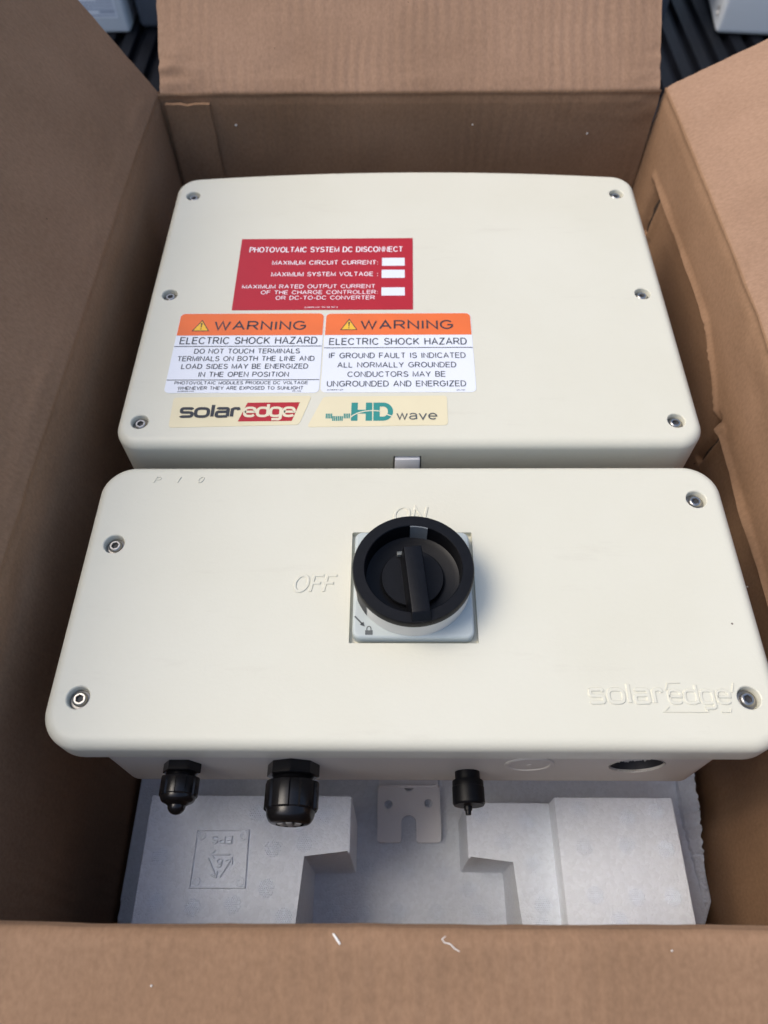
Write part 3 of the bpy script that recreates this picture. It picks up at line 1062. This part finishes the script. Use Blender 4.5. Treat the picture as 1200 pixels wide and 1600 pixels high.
lathe(bm, [(0.0134, -0.001), (0.0134, 0.0006), (0.0129, 0.0010), (0.0112, 0.0010), (0.0107, 0.0004), (0.0014, 0.0004), (0.0010, 0.0009), (0.0, 0.0009)], (0.0736, WY, 0.2588), axis='Y', n=48, cap=False)
add('knockout', bm, M['body'], inv)
bm = bmesh.new()
lathe(bm, [(0.0030, -0.001), (0.0030, 0.0006), (0.0022, 0.0011), (0.0, 0.0012)], (0.0085, WY, 0.2755), axis='Y', n=20, cap=False)
box(bm, -0.030, 0.045, WY - 0.0007, WY + 0.002, 0.2730, 0.2810, 0.0006)
add('boss', bm, M['body'], inv)

# screws: one built, the rest copied
def hexr(a, n=6):
    s = 2 * PI / n
    return math.cos(PI / n) / math.cos((a % s) - PI / n)
bm = bmesh.new()
lathe(bm, [(0.0052, -0.0012), (0.0052, -0.0002), (0.0047, 0.0), (0.0, 0.0)], (0, 0, 0), n=32, cap=False)
bmesh.ops.recalc_face_normals(bm, faces=bm.faces[:])
me_flange = bpy.data.meshes.new('washer')
bm.to_mesh(me_flange); bm.free(); me_flange.materials.append(M['steel_dark']); finish(me_flange)
bm = bmesh.new()
n = 36
def ringv(r, z, hx=False):
    return [bm.verts.new((r * (hexr(2 * PI * k / n) if hx else 1) * math.cos(2 * PI * k / n), r * (hexr(2 * PI * k / n) if hx else 1) * math.sin(2 * PI * k / n), z)) for k in range(n)]
rs = [ringv(0.0038, 0.0), ringv(0.0039, 0.0010), ringv(0.0036, 0.0016), ringv(0.0029, 0.0021), ringv(0.0023, 0.0021, True), ringv(0.0021, 0.0018, True), ringv(0.0020, 0.0004, True)]
for a, b in zip(rs, rs[1:]):
    for k in range(n):
        bm.faces.new((a[k], a[(k + 1) % n], b[(k + 1) % n], b[k]))
bm.faces.new(rs[-1])
bmesh.ops.recalc_face_normals(bm, faces=bm.faces[:])
me_screw = bpy.data.meshes.new('screw')
bm.to_mesh(me_screw); bm.free(); me_screw.materials.append(M['steel']); finish(me_screw)
bm = bmesh.new()
bm.faces.new([bm.verts.new((0.0021 * math.cos(PI / 3 * k), 0.0021 * math.sin(PI / 3 * k), 0.0007)) for k in range(6)])  # dark hexagon painting the shade at the bottom of the hex hole
me_socket_shade = bpy.data.meshes.new('socket_shade')
bm.to_mesh(me_socket_shade); bm.free(); me_socket_shade.materials.append(M['shadow_slot'])
first = None
for i, (x, y) in enumerate(SCREWS_U + SCREWS_L):
    if first is None:
        s = bpy.data.objects.new('screw', me_screw)
        COL.objects.link(s)
        s.parent = inv
        wv = bpy.data.objects.new('washer', me_flange)
        COL.objects.link(wv)
        wv.parent = s
        sk = bpy.data.objects.new('socket_shade', me_socket_shade)
        COL.objects.link(sk)
        sk.parent = s
        first = (s, wv, sk)
    else:
        s = first[0].copy()
        COL.objects.link(s)
        s.parent = inv
        wv = first[1].copy()
        COL.objects.link(wv)
        wv.parent = s
        sk = first[2].copy()
        COL.objects.link(sk)
        sk.parent = s
    s.location = Vector((x, y, PZ - 0.0038)) - inv.location
    s.rotation_euler = (0.04 * random.uniform(-1, 1), 0.04 * random.uniform(-1, 1), random.random() * 2)

# ---- embossed lettering on the lower cover
EH = 0.0007
EZ = PZ - 0.00005
bm = bmesh.new()
write(bm, 'OFF', -0.0577, -0.0335, 0.1853, 0.1974, EZ, 0.17, EH, xf=lambda x, y: (x + 0.20 * (y - 0.1853), y))
add('embossed_lettering', bm, M['cream'], inv, angle=20)
bm = bmesh.new()
write(bm, 'ON', -0.0015, 0.0188, 0.2312, 0.2434, EZ, 0.17, EH, xf=lambda x, y: (x + 0.20 * (y - 0.2312), y))
add('embossed_lettering', bm, M['cream'], inv, angle=20)
bm = bmesh.new()
for ch, x in (('P', -0.1480), ('I', -0.1335), ('0', -0.1212)):
    write(bm, ch, x, x + (0.0012 if ch == 'I' else 0.0036), 0.2604, 0.2652, EZ, 0.16, EH * 0.8, xf=lambda x, y: (x + 0.35 * (y - 0.2604), y))
add('embossed_lettering', bm, M['cream'], inv, angle=20)
bm = bmesh.new()
write(bm, 'solar', 0.0997, 0.1389, 0.1222, 0.1344, EZ, 0.19, EH, LOGO, 0.24)
write(bm, 'edge', 0.1400, 0.1731, 0.1222, 0.1337, EZ, 0.17, EH, LOGO, 0.20)
for pts in ([(0.1400, 0.1213), (0.1371, 0.1187), (0.1592, 0.1187), (0.1590, 0.1200)], [(0.1662, 0.1187), (0.1705, 0.1187), (0.1712, 0.1203)],
            [(0.1402, 0.1300), (0.1417, 0.1338), (0.1480, 0.1339)], [(0.1738, 0.1290), (0.1755, 0.1338)]):
    stroke(bm, pts, 0.0008, EZ, EH * 0.8)
add('embossed_logo', bm, M['cream'], inv, angle=20)

# ---- rotary disconnect switch
KX, KY = 0.0105, 0.1900
bm = bmesh.new()
slab(bm, KX - 0.0328, KX + 0.0328, KY - 0.0330, KY + 0.0330, 0.0045, PZ - 0.0034, PZ + 0.0042, rf=0.0016, seg=5)
sw = add('rotary_switch', bm, M['grey_plastic'], inv)
bm = bmesh.new()
lathe(bm, [(0.0270, 0.0), (0.0321, 0.0), (0.0321, 0.0130), (0.0270, 0.0130), (0.0270, 0.0)], (KX, KY, PZ + 0.0041), n=72, cap=False)
collar = add('collar', bm, M['collar'], sw)
bm = bmesh.new()
z0 = PZ + 0.0170
prof = [(0.0324, 0.0), (0.0328, 0.0003), (0.0328, 0.0042), (0.0323, 0.0051), (0.0266, 0.0051), (0.0262, 0.0047), (0.0256, -0.0065), (0.0230, -0.0076), (0.0, -0.0076)]
lathe(bm, prof, (KX, KY, z0), n=72, cap=False)
add('dial_ring', bm, M['black'], sw, angle=38)
bm = bmesh.new()
lathe(bm, [(0.0172, 0.0), (0.0172, 0.0024), (0.0168, 0.0028), (0.0, 0.0028)], (KX - 0.0002, KY - 0.001, z0 - 0.0077), n=56, cap=False)
add('hub_disc', bm, M['black'], sw)
ROT = Matrix.Translation((KX + 0.0007, KY, 0)) @ Matrix.Rotation(math.radians(6), 4, 'Z')
bm = bmesh.new()
# handle: side profile in (y, z), swept across its width with a narrower top
side = [(-0.0327, z0 + 0.0022), (-0.0325, z0 + 0.0040), (-0.0284, z0 + 0.0090), (-0.0274, z0 + 0.0094), (0.0108, z0 + 0.0090), (0.0118, z0 + 0.0078), (0.0124, z0 - 0.0070), (-0.0240, z0 - 0.0070), (-0.0245, z0 + 0.0022)]
def hw(z):
    return 0.0066 - 0.0018 * max(0, (z - z0 + 0.007) / 0.016)
lft = [bm.verts.new(ROT @ Vector((-hw(z), y, z))) for y, z in side]
rgt = [bm.verts.new(ROT @ Vector((hw(z), y, z))) for y, z in side]
bm.faces.new(lft)
bm.faces.new(list(reversed(rgt)))
for i in range(len(side)):
    j = (i + 1) % len(side)
    bm.faces.new((lft[j], lft[i], rgt[i], rgt[j]))
bmesh.ops.recalc_face_normals(bm, faces=bm.faces[:])
bmesh.ops.bevel(bm, geom=bm.edges[:], offset=0.0006, segments=2, affect='EDGES', profile=0.5)
add('handle', bm, M['black'], sw, angle=25)
bm = bmesh.new()
pd = ROT @ Vector((0.0004, -0.0322, z0 + 0.0040))
lathe(bm, [(0.0010, -0.0006), (0.0010, 0.0002), (0.0007, 0.00025), (0.0005, -0.0003), (0.0, -0.0003)], tuple(pd), axis='Y', n=16, cap=False)
add('pin', bm, M['black'], sw)
# grey window in the dial's inner wall and the pale stop behind the handle
bm = bmesh.new()
prof = [(0.02565, -0.0060), (0.02605, 0.0043)]
lathe(bm, [(0.0252, -0.0066), (0.0256, 0.0045), (0.0262, 0.0047)], (KX, KY, z0), n=10, a0=math.radians(71), a1=math.radians(93), cap=False)
add('position_window', bm, M['window'], sw)
bm = bmesh.new()
box(bm, -0.0080, 0.0010, 0.0126, 0.0150, z0 - 0.0078, z0 - 0.0026, 0.0005, mat=ROT)
add('stop_block', bm, M['grey_ink'], sw)
# dark patch on the collar painting the shade of a slot, lower left
bm = bmesh.new()
lathe(bm, [(0.0323, 0.0006), (0.0324, 0.0130)], (KX, KY, PZ + 0.0041), n=8, a0=math.radians(200), a1=math.radians(219), cap=False)
add('padlock_slot_shade', bm, M['shadow_slot'], collar)
# arrow and padlock printed on the base plate
bm = bmesh.new()
zp = PZ + 0.00435
stroke(bm, [(-0.0211, 0.1694), (-0.0168, 0.1647)], 0.0009, zp)
flat(bm, [(-0.0155, 0.1633), (-0.0163, 0.1662), (-0.0183, 0.1644)], zp)
flat(bm, [(-0.0153, 0.1586), (-0.0113, 0.1586), (-0.0113, 0.1612), (-0.0153, 0.1612)], zp)
stroke(bm, [(-0.0144, 0.1611), (-0.0144, 0.1622)] + arc(-0.0133, 0.1622, 0.0011, 0.0013, 180, 0, 8) + [(-0.0122, 0.1611)], 0.00055, zp + 1e-5)
add('lock_symbol', bm, M['grey_ink'], sw)

# ---- cable glands and cap on the housing's lower wall
def gland(cx, cz, R, lengths, flats, dome):
    """hex nut against the wall, threaded neck, ribbed clamp nut, rounded end"""
    bm = bmesh.new()
    l1, l2, l3, l4 = lengths
    hx = lambda a: hexr(a, flats)
    lathe(bm, [(R * 0.97, -0.001), (R, 0.0004), (R, l1 - 0.0005), (R * 0.94, l1), (R * 0.70, l1)], (cx, WY, cz), axis='Y', n=flats * 6, sides=hx)
    o = add('cable_gland', bm, M['black_gloss'], inv)
    bm = bmesh.new()
    pr = [(R * 0.76, l1 - 0.001)]
    t = l1
    k = 0
    while t < l2 + 0.0005:
        pr.append((R * (0.80 if k % 2 else 0.74), t))
        t += 0.0006
        k += 1
    lathe(bm, pr, (cx, WY, cz), axis='Y', n=36)
    add('thread', bm, M['black_gloss'], o)
    bm = bmesh.new()
    rib = lambda a: (1.0 if (a * flats / (2 * PI)) % 1.0 < 0.5 else 0.93)
    R2 = R * 1.02
    lathe(bm, [(R2 * 0.90, l2), (R2 * 0.98, l2 + 0.0004), (R2, l2 + 0.0012), (R2, l3 - 0.0008), (R2 * 0.95, l3)], (cx, WY, cz), axis='Y', n=flats * 16, sides=rib)
    add('clamp_nut', bm, M['black_gloss'], o, angle=25)
    bm = bmesh.new()
    pr = []
    for k in range(9):
        a = PI / 2 * k / 8
        pr.append((R2 * (0.90 - 0.26 * (1 - math.cos(a))), l3 - 0.0006 + (l4 - l3) * math.sin(a)))
    if dome:
        rb = R * 0.46
        yb = l4 + rb * 0.15
        pr += [(rb * math.cos(a), yb + rb * 0.95 * math.sin(a)) for a in [PI / 2 * k / 8 for k in range(9)]]
    else:
        pr += [(R * 0.52, l4 - 0.0002), (R * 0.50, l4 - 0.0022), (0.0, l4 - 0.0022)]
    lathe(bm, pr, (cx, WY, cz), axis='Y', n=40, cap=False)
    add('rounded_end', bm, M['black_gloss'], o, angle=30)
    return o
g1 = gland(-0.1160, 0.2560, 0.0104, (0.0052, 0.0072, 0.0172, 0.0212), 6, True)
g2 = gland(-0.0550, 0.2545, 0.0143, (0.0068, 0.0092, 0.0240, 0.0310), 8, False)
bm = bmesh.new()
for a in range(3):
    mtx = Matrix.Translation((-0.0550 + 0.004 * (a - 1), WY - 0.0299, 0.2545)) @ Matrix.Rotation(0.3 * (a - 1), 4, 'Y')
    box(bm, -0.0016, 0.0016, -0.0012, 0.0010, -0.0055 + abs(a - 1) * 0.002, 0.0055 - abs(a - 1) * 0.002, 0.0003, mat=mtx)
add('seal_plug', bm, M['plug_grey'], g2)

bm = bmesh.new()
lathe(bm, [(0.0070, -0.001), (0.0070, 0.0045), (0.0084, 0.0047), (0.0087, 0.0052), (0.0087, 0.0082), (0.0089, 0.0084), (0.0089, 0.0170), (0.0082, 0.0180), (0.0, 0.0180)], (0.0415, WY, 0.2400), axis='Y', n=40, cap=False)
pl = add('port_cap', bm, M['black'], inv)
bm = bmesh.new()
lathe(bm, [(0.0024, 0.0178), (0.0022, 0.0200), (0.0017, 0.0203), (0.0015, 0.0224), (0.0, 0.0226)], (0.0412, WY, 0.2375), axis='Y', n=20, cap=False)
add('nipple', bm, M['black'], pl)

# ---- stickers on the cover
SZ0, SZ1 = PZ - 0.0001, PZ + 0.00022
ZA, ZB = PZ + 0.00030, PZ + 0.00038
# red rating sticker
bm = bmesh.new()
decal(bm, [(-0.1174, 0.4130), (0.0141, 0.4130), (0.0150, 0.4933), (-0.1186, 0.4931)], SZ0, SZ1)
st = add('rating_sticker', bm, M['red'], inv)
bm = bmesh.new()
for tx, a, b, c, d in (('PHOTOVOLTAIC SYSTEM DC DISCONNECT', -0.1113, 0.0073, 0.4761, 0.4843), ('MAXIMUM CIRCUIT CURRENT:', -0.0925, -0.0116, 0.4617, 0.4680),
                       ('MAXIMUM SYSTEM VOLTAGE :', -0.0920, -0.0115, 0.4487, 0.4548), ('MAXIMUM RATED OUTPUT CURRENT', -0.1125, -0.0135, 0.4354, 0.4408),
                       ('OF THE CHARGE CONTROLLER:', -0.0979, -0.0115, 0.4291, 0.4344), ('OR DC-TO-DC CONVERTER', -0.0865, -0.0137, 0.4232, 0.4285)):
    write(bm, tx, a, b, c + 0.05 * (d - c), d - 0.08 * (d - c), ZA, 0.122)
write(bm, 'pvlabels.com  313 102 003 A', -0.0645, -0.0404, 0.4150, 0.4165, ZA, 0.14)
add('lettering', bm, M['white_ink'], st)
for a, b, c, d in ((-0.0087, 0.0085, 0.4607, 0.4698), (-0.0089, 0.0084, 0.4470, 0.4561), (-0.0089, 0.0083, 0.4277, 0.4365)):
    bm = bmesh.new()
    sheet(bm, a, b, c, d, ZA)
    add('blank_field', bm, M['white_vinyl'], st)

def warning(poly, orange, tri, lines, rules):
    bm = bmesh.new()
    x0, x1, y0, y1 = poly
    decal(bm, outline(x0, x1, y0, y1, 0.0036, 6, 2), SZ0, SZ1)
    s_ = add('warning_sticker', bm, M['white_vinyl'], inv)
    bm = bmesh.new()
    top = [p for p in outline(x0 + 0.0003, x1 - 0.0003, orange, y1 - 0.0003, 0.0035, 6, 1)]
    pts = [(x0 + 0.0003, orange), (x1 - 0.0003, orange)] + [p for p in top if p[1] > orange + 0.006]
    flat(bm, pts, ZA)
    hd = add('header_band', bm, M['orange'], s_)
    a, b, c, d = tri
    m_ = (a + b) / 2
    bm = bmesh.new()
    flat(bm, [(a, c), (b, c), (m_, d)], ZB)
    ws = add('warning_symbol', bm, M['yellow'], s_)
    bm = bmesh.new()
    stroke(bm, [(a + .0004, c + .0003), (b - .0004, c + .0003), (m_, d - .0005), (a + .0004, c + .0003)], 0.0006, ZB + 0.00004)
    h_ = d - c
    flat(bm, [(m_ - .00025, c + h_ * .30), (m_ + .00025, c + h_ * .30), (m_ + .0006, c + h_ * .72), (m_ - .0006, c + h_ * .72)], ZB + 0.00005)
    flat(bm, [(m_ + .0005 * math.cos(k), c + h_ * .19 + .0005 * math.sin(k)) for k in [2 * PI * i / 10 for i in range(10)]], ZB + 0.00005)
    add('symbol_outline', bm, M['ink'], s_)
    bm = bmesh.new()
    for i, (tx, p, q, r, t_, wgt) in enumerate(lines):
        write(bm, tx, p, q, r, t_, ZB, wgt)
    for p, q, r, t_ in rules:
        sheet(bm, p, q, r, t_, ZB)
    add('lettering', bm, M['ink'], s_)
    return s_
warning((-0.1537, -0.0498, 0.3336, 0.4096), 0.3873, (-0.1432, -0.1310, 0.3915, 0.4027), [
    ('WARNING', -0.1280, -0.0622, 0.3920, 0.4022, .145), ('ELECTRIC SHOCK HAZARD', -0.1502, -0.0534, 0.3784, 0.3861, .118),
    ('DO NOT TOUCH TERMINALS', -0.1386, -0.0650, 0.3693, 0.3746, .125), ('TERMINALS ON BOTH THE LINE AND', -0.1493, -0.0544, 0.3622, 0.3675, .125),
    ('LOAD SIDES MAY BE ENERGIZED', -0.1454, -0.0584, 0.3550, 0.3602, .125), ('IN THE OPEN POSITION', -0.1327, -0.0710, 0.3476, 0.3528, .125),
    ('PHOTOVOLTAIC MODULES PRODUCE DC VOLTAGE', -0.1477, -0.0576, 0.3409, 0.3441, .13), ('WHENEVER THEY ARE EXPOSED TO SUNLIGHT', -0.1449, -0.0604, 0.3361, 0.3395, .13),
    ('pvlabels.com', -0.1444, -0.1336, 0.3344, 0.3358, .13), ('05-102', -0.0676, -0.0618, 0.3343, 0.3356, .13)],
    [(-0.1534, -0.0501, 0.3763, 0.3769), (-0.1534, -0.0501, 0.3448, 0.3454)])
warning((-0.0487, 0.0552, 0.3338, 0.4092), 0.3873, (-0.0377, -0.0257, 0.3922, 0.4034), [
    ('WARNING', -0.0236, 0.0424, 0.3923, 0.4025, .145), ('ELECTRIC SHOCK HAZARD', -0.0451, 0.0511, 0.3772, 0.3846, .118),
    ('IF GROUND FAULT IS INDICATED', -0.0448, 0.0496, 0.3645, 0.3703, .118), ('ALL NORMALLY GROUNDED', -0.0385, 0.0428, 0.3558, 0.3614, .118),
    ('CONDUCTORS MAY BE', -0.0313, 0.0352, 0.3472, 0.3528, .118), ('UNGROUNDED AND ENERGIZED', -0.0448, 0.0486, 0.3385, 0.3443, .118),
    ('pvlabels.com', -0.0443, -0.0337, 0.3354, 0.3368, .13), ('05-101', 0.0420, 0.0477, 0.3349, 0.3362, .13)],
    [(-0.0484, 0.0549, 0.3745, 0.3751)])

def rounded(poly, r=0.0025, n=4):
    out = []
    m = len(poly)
    for i in range(m):
        p, a, b = Vector(poly[i]), Vector(poly[i - 1]), Vector(poly[(i + 1) % m])
        u, v = (a - p).normalized() * r, (b - p).normalized() * r
        for k in range(n + 1):
            t = k / n
            out.append(tuple((p + u) * (1 - t) ** 2 + p * 2 * t * (1 - t) + (p + v) * t ** 2))
    return out
# maker's sticker
bm = bmesh.new()
decal(bm, rounded([(-0.1456, 0.3040), (-0.0612, 0.3062), (-0.0543, 0.3308), (-0.1462, 0.3296)]), SZ0, SZ1)
st = add('logo_sticker', bm, M['butter'], inv)
bm = bmesh.new()
flat(bm, [(-0.1012, 0.3089), (-0.0661, 0.3093), (-0.0618, 0.3252), (-0.0965, 0.3249)], ZA)
add('red_panel', bm, M['red'], st)
bm = bmesh.new()
write(bm, 'solar', -0.1404, -0.1002, 0.3119, 0.3241, ZB, 0.185, 0, LOGO, 0.20)
add('lettering', bm, M['ink'], st)
bm = bmesh.new()
write(bm, 'edge', -0.0986, -0.0640, 0.3124, 0.3244, ZB, 0.165, 0, LOGO, 0.18)
add('pale_lettering', bm, M['butter_ink'], st)
# wave sticker
bm = bmesh.new()
decal(bm, rounded([(-0.0559, 0.3042), (0.0351, 0.3057), (0.0353, 0.3308), (-0.0464, 0.3301)]), SZ0, SZ1)
st = add('logo_sticker', bm, M['butter'], inv)
bm = bmesh.new()
for i in range(4):
    sheet(bm, -0.0442 + i * 0.00112, -0.0442 + i * 0.00112 + 0.00082, 0.3113, 0.3154, ZA)
    sheet(bm, -0.0325 + i * 0.00112, -0.0325 + i * 0.00112 + 0.00082, 0.3113, 0.3154, ZA)
for i in range(6):
    sheet(bm, -0.0399 + i * 0.00120, -0.0399 + i * 0.00120 + 0.00090, 0.3093, 0.3132, ZA)
HX0, HX1, HY0, HY1 = -0.0277, -0.0140, 0.3093, 0.3247
sheet(bm, HX0, HX0 + 0.0042, HY0, HY1, ZA)
sheet(bm, HX1 - 0.0042, HX1, HY0, HY1, ZA)
sheet(bm, HX0 + 0.0040, HX1 - 0.0040, 0.3153, 0.3186, ZA + 0.00001)
DX0, DX1 = -0.0132, 0.0001
sheet(bm, DX0, DX0 + 0.0042, HY0, HY1, ZA)
stroke(bm, [(DX0 + 0.0038, HY1 - 0.0017), (DX0 + 0.0062, HY1 - 0.0017)] + arc(DX0 + 0.0063, (HY0 + HY1) / 2, DX1 - DX0 - 0.0084, 0.0060, 90, -90, 14)[1:-1] + [(DX0 + 0.0062, HY0 + 0.0017), (DX0 + 0.0038, HY0 + 0.0017)], 0.0034, ZA + 0.00002)
add('teal_mark', bm, M['teal'], st)
bm = bmesh.new()
stroke(bm, [(-0.0284, 0.3118), (-0.0262, 0.3140), (-0.0230, 0.3160), (-0.0190, 0.3173), (-0.0150, 0.3178), (-0.0110, 0.3177), (-0.0082, 0.3172)], 0.0008, ZB)
stroke(bm, [(-0.0050, 0.3150), (-0.0020, 0.3134), (0.0006, 0.3126)], 0.0008, ZB)
add('swoosh', bm, M['butter_ink'], st)
bm = bmesh.new()
write(bm, 'wave', 0.0018, 0.0284, 0.3097, 0.3184, ZB, 0.12, 0, GL, 0.18)
add('lettering', bm, M['grey_ink'], st)

# ================================================================== OTHER THINGS IN THE TRUCK BED
cs = thing('storage_case', 'dark slate grey plastic case standing behind the raised far flap', 'case', (0.0, 1.62, 0.0))
bm = bmesh.new()
box(bm, -0.470, 0.500, 1.500, 1.760, 0.0, 0.190, 0.010, 3)
add('case_body', bm, M['case'], cs)
bm = bmesh.new()
box(bm, -0.474, 0.504, 1.496, 1.764, 0.192, 0.228, 0.008, 3)
add('case_lid', bm, M['case'], cs)
lb = thing('equipment_enclosure', 'pale enclosure with a printed grey label beside the dark case', 'enclosure', (-0.60, 1.58, 0.0))
bm = bmesh.new()
box(bm, -0.780, -0.4855, 1.484, 1.700, 0.0, 0.260, 0.006, 3)
add('enclosure_body', bm, M['pale_box'], lb)
bm = bmesh.new()
box(bm, -0.640, -0.500, 1.4830, 1.4845, 0.026, 0.150)
lab = add('printed_label', bm, M['white_vinyl'], lb)
bm = bmesh.new()
for k in range(22):
    z = 0.030 + k * 0.0052
    w_ = 0.0019
    dark = k in (1, 5, 11)
    x1 = -0.503
    x0 = -0.636 if not dark else -0.532
    v = [bm.verts.new(p) for p in ((x0, 1.4826, z), (x1, 1.4826, z), (x1, 1.4826, z + (w_ * 1.6 if dark else w_)), (x0, 1.4826, z + (w_ * 1.6 if dark else w_)))]
    bm.faces.new(v)
add('print_lines', bm, M['label_grey'], lab)

rb = thing('equipment_enclosure', 'pale grey enclosure with a screw recess at its corner, beyond the right flap', 'enclosure', (0.75, 1.58, 0.0))
MR = Matrix.Translation((0.582, 1.460, 0)) @ Matrix.Rotation(math.radians(-7), 4, 'Z')
bm = bmesh.new()
box(bm, 0.0, 0.36, 0.0, 0.30, 0.0005, 0.240, 0.009, 4, mat=MR)
rbo = add('enclosure_body', bm, M['pale_box'], rb)
bm = bmesh.new()
c = MR @ Vector((-0.0004, 0.022, 0.030))
mm = Matrix.Translation(c) @ Matrix.Rotation(math.radians(-7), 4, 'Z') @ Matrix.Rotation(-PI / 2, 4, 'Y')
lathe(bm, [(0.0075, -0.003), (0.0075, 0.0008), (0.0060, 0.0010), (0.0050, -0.0015), (0.0, -0.0015)], (0, 0, 0), n=24, cap=False)
bmesh.ops.transform(bm, matrix=mm, verts=bm.verts[:])
add('screw', bm, M['steel'], rb)
# ================================================================== LITTER: fibres and crumbs lying on the cardboard
def curl(name, pts, r, label, cat, group, mat):
    bm = bmesh.new()
    n = 6
    rings = []
    for i, p in enumerate(pts):
        p = Vector(p)
        d = (Vector(pts[min(i + 1, len(pts) - 1)]) - Vector(pts[max(i - 1, 0)])).normalized()
        u = d.cross(Vector((0, 0, 1))).normalized()
        v = u.cross(d)
        rr = r * (0.7 if i in (0, len(pts) - 1) else 1)
        rings.append([p + u * rr * math.cos(2 * PI * k / n) + v * rr * 0.7 * math.sin(2 * PI * k / n) for k in range(n)])
    loft(bm, rings)
    c = sum((Vector(p) for p in pts), Vector()) / len(pts)
    o = add(name, bm, mat, origin=c - Vector((0, 0, r)))
    return tag(o, label, cat, group)
from mathutils.bvhtree import BVHTree
fm = front_flap.data
tree = BVHTree.FromPolygons([v.co + boxo.location for v in fm.vertices], [tuple(p.vertices) for p in fm.polygons])
def rest(x, y, up):
    """a point lying on the front flap"""
    hit = tree.ray_cast(Vector((x, y, 0.6)), Vector((0, 0, -1)))[0]
    return (x, y, (hit.z if hit else 0.326) + up)

LIT = 'white scraps on the cardboard'
curl('paper_scrap', [rest(-0.0246, 0.0183, 0.0004), rest(-0.0231, 0.0165, 0.0004), rest(-0.0216, 0.0146, 0.0004)], 0.00048,
     'short straight white sliver on the front flap, left of the thin curly one', 'scrap', LIT, M['lint'])
curl('paper_scrap', [rest(x, y, 0.0002) for x, y in ((0.0208, 0.0176), (0.0193, 0.0166), (0.0203, 0.0154), (0.0225, 0.0150), (0.0243, 0.0134), (0.0262, 0.0124))], 0.00020,
     'thin curly white fibre on the front flap', 'scrap', LIT, M['lint'])
def crumb(p, r, label):
    bm = bmesh.new()
    bmesh.ops.create_icosphere(bm, subdivisions=2, radius=r * 0.75)
    for v in bm.verts:
        v.co *= 1 + 0.35 * noise.noise(v.co * (1.4 / r) + Vector(p) * 50)
    bmesh.ops.translate(bm, verts=bm.verts[:], vec=p)
    tag(add('foam_crumb', bm, M['lint'], origin=Vector(p) - Vector((0, 0, r))), label, 'crumb', LIT)
crumb(rest(0.1109, 0.0132, 0.0003), 0.0005, 'tiny pale crumb near the right end of the front flap')
crumb(rest(-0.0969, 0.0001, 0.0003), 0.0005, 'tiny pale crumb low on the left part of the front flap')
crumb((0.0303, 0.6884, 0.3470), 0.0010, 'white crumb stuck to the middle of the raised far flap')
crumb((-0.1425, 0.6562, 0.2981), 0.0012, 'white crumb stuck to the far inner wall beside the glue tab')
crumb((0.0713, 0.6562, 0.2970), 0.0007, 'tiny white crumb stuck to the middle of the far inner wall')
crumb((0.1764, 0.6562, 0.2879), 0.0010, 'white crumb stuck to the far inner wall near the right corner')
crumb((0.2378, 0.2287, 0.2229), 0.0007, 'white crumb on the right inner wall beside the lower cover')
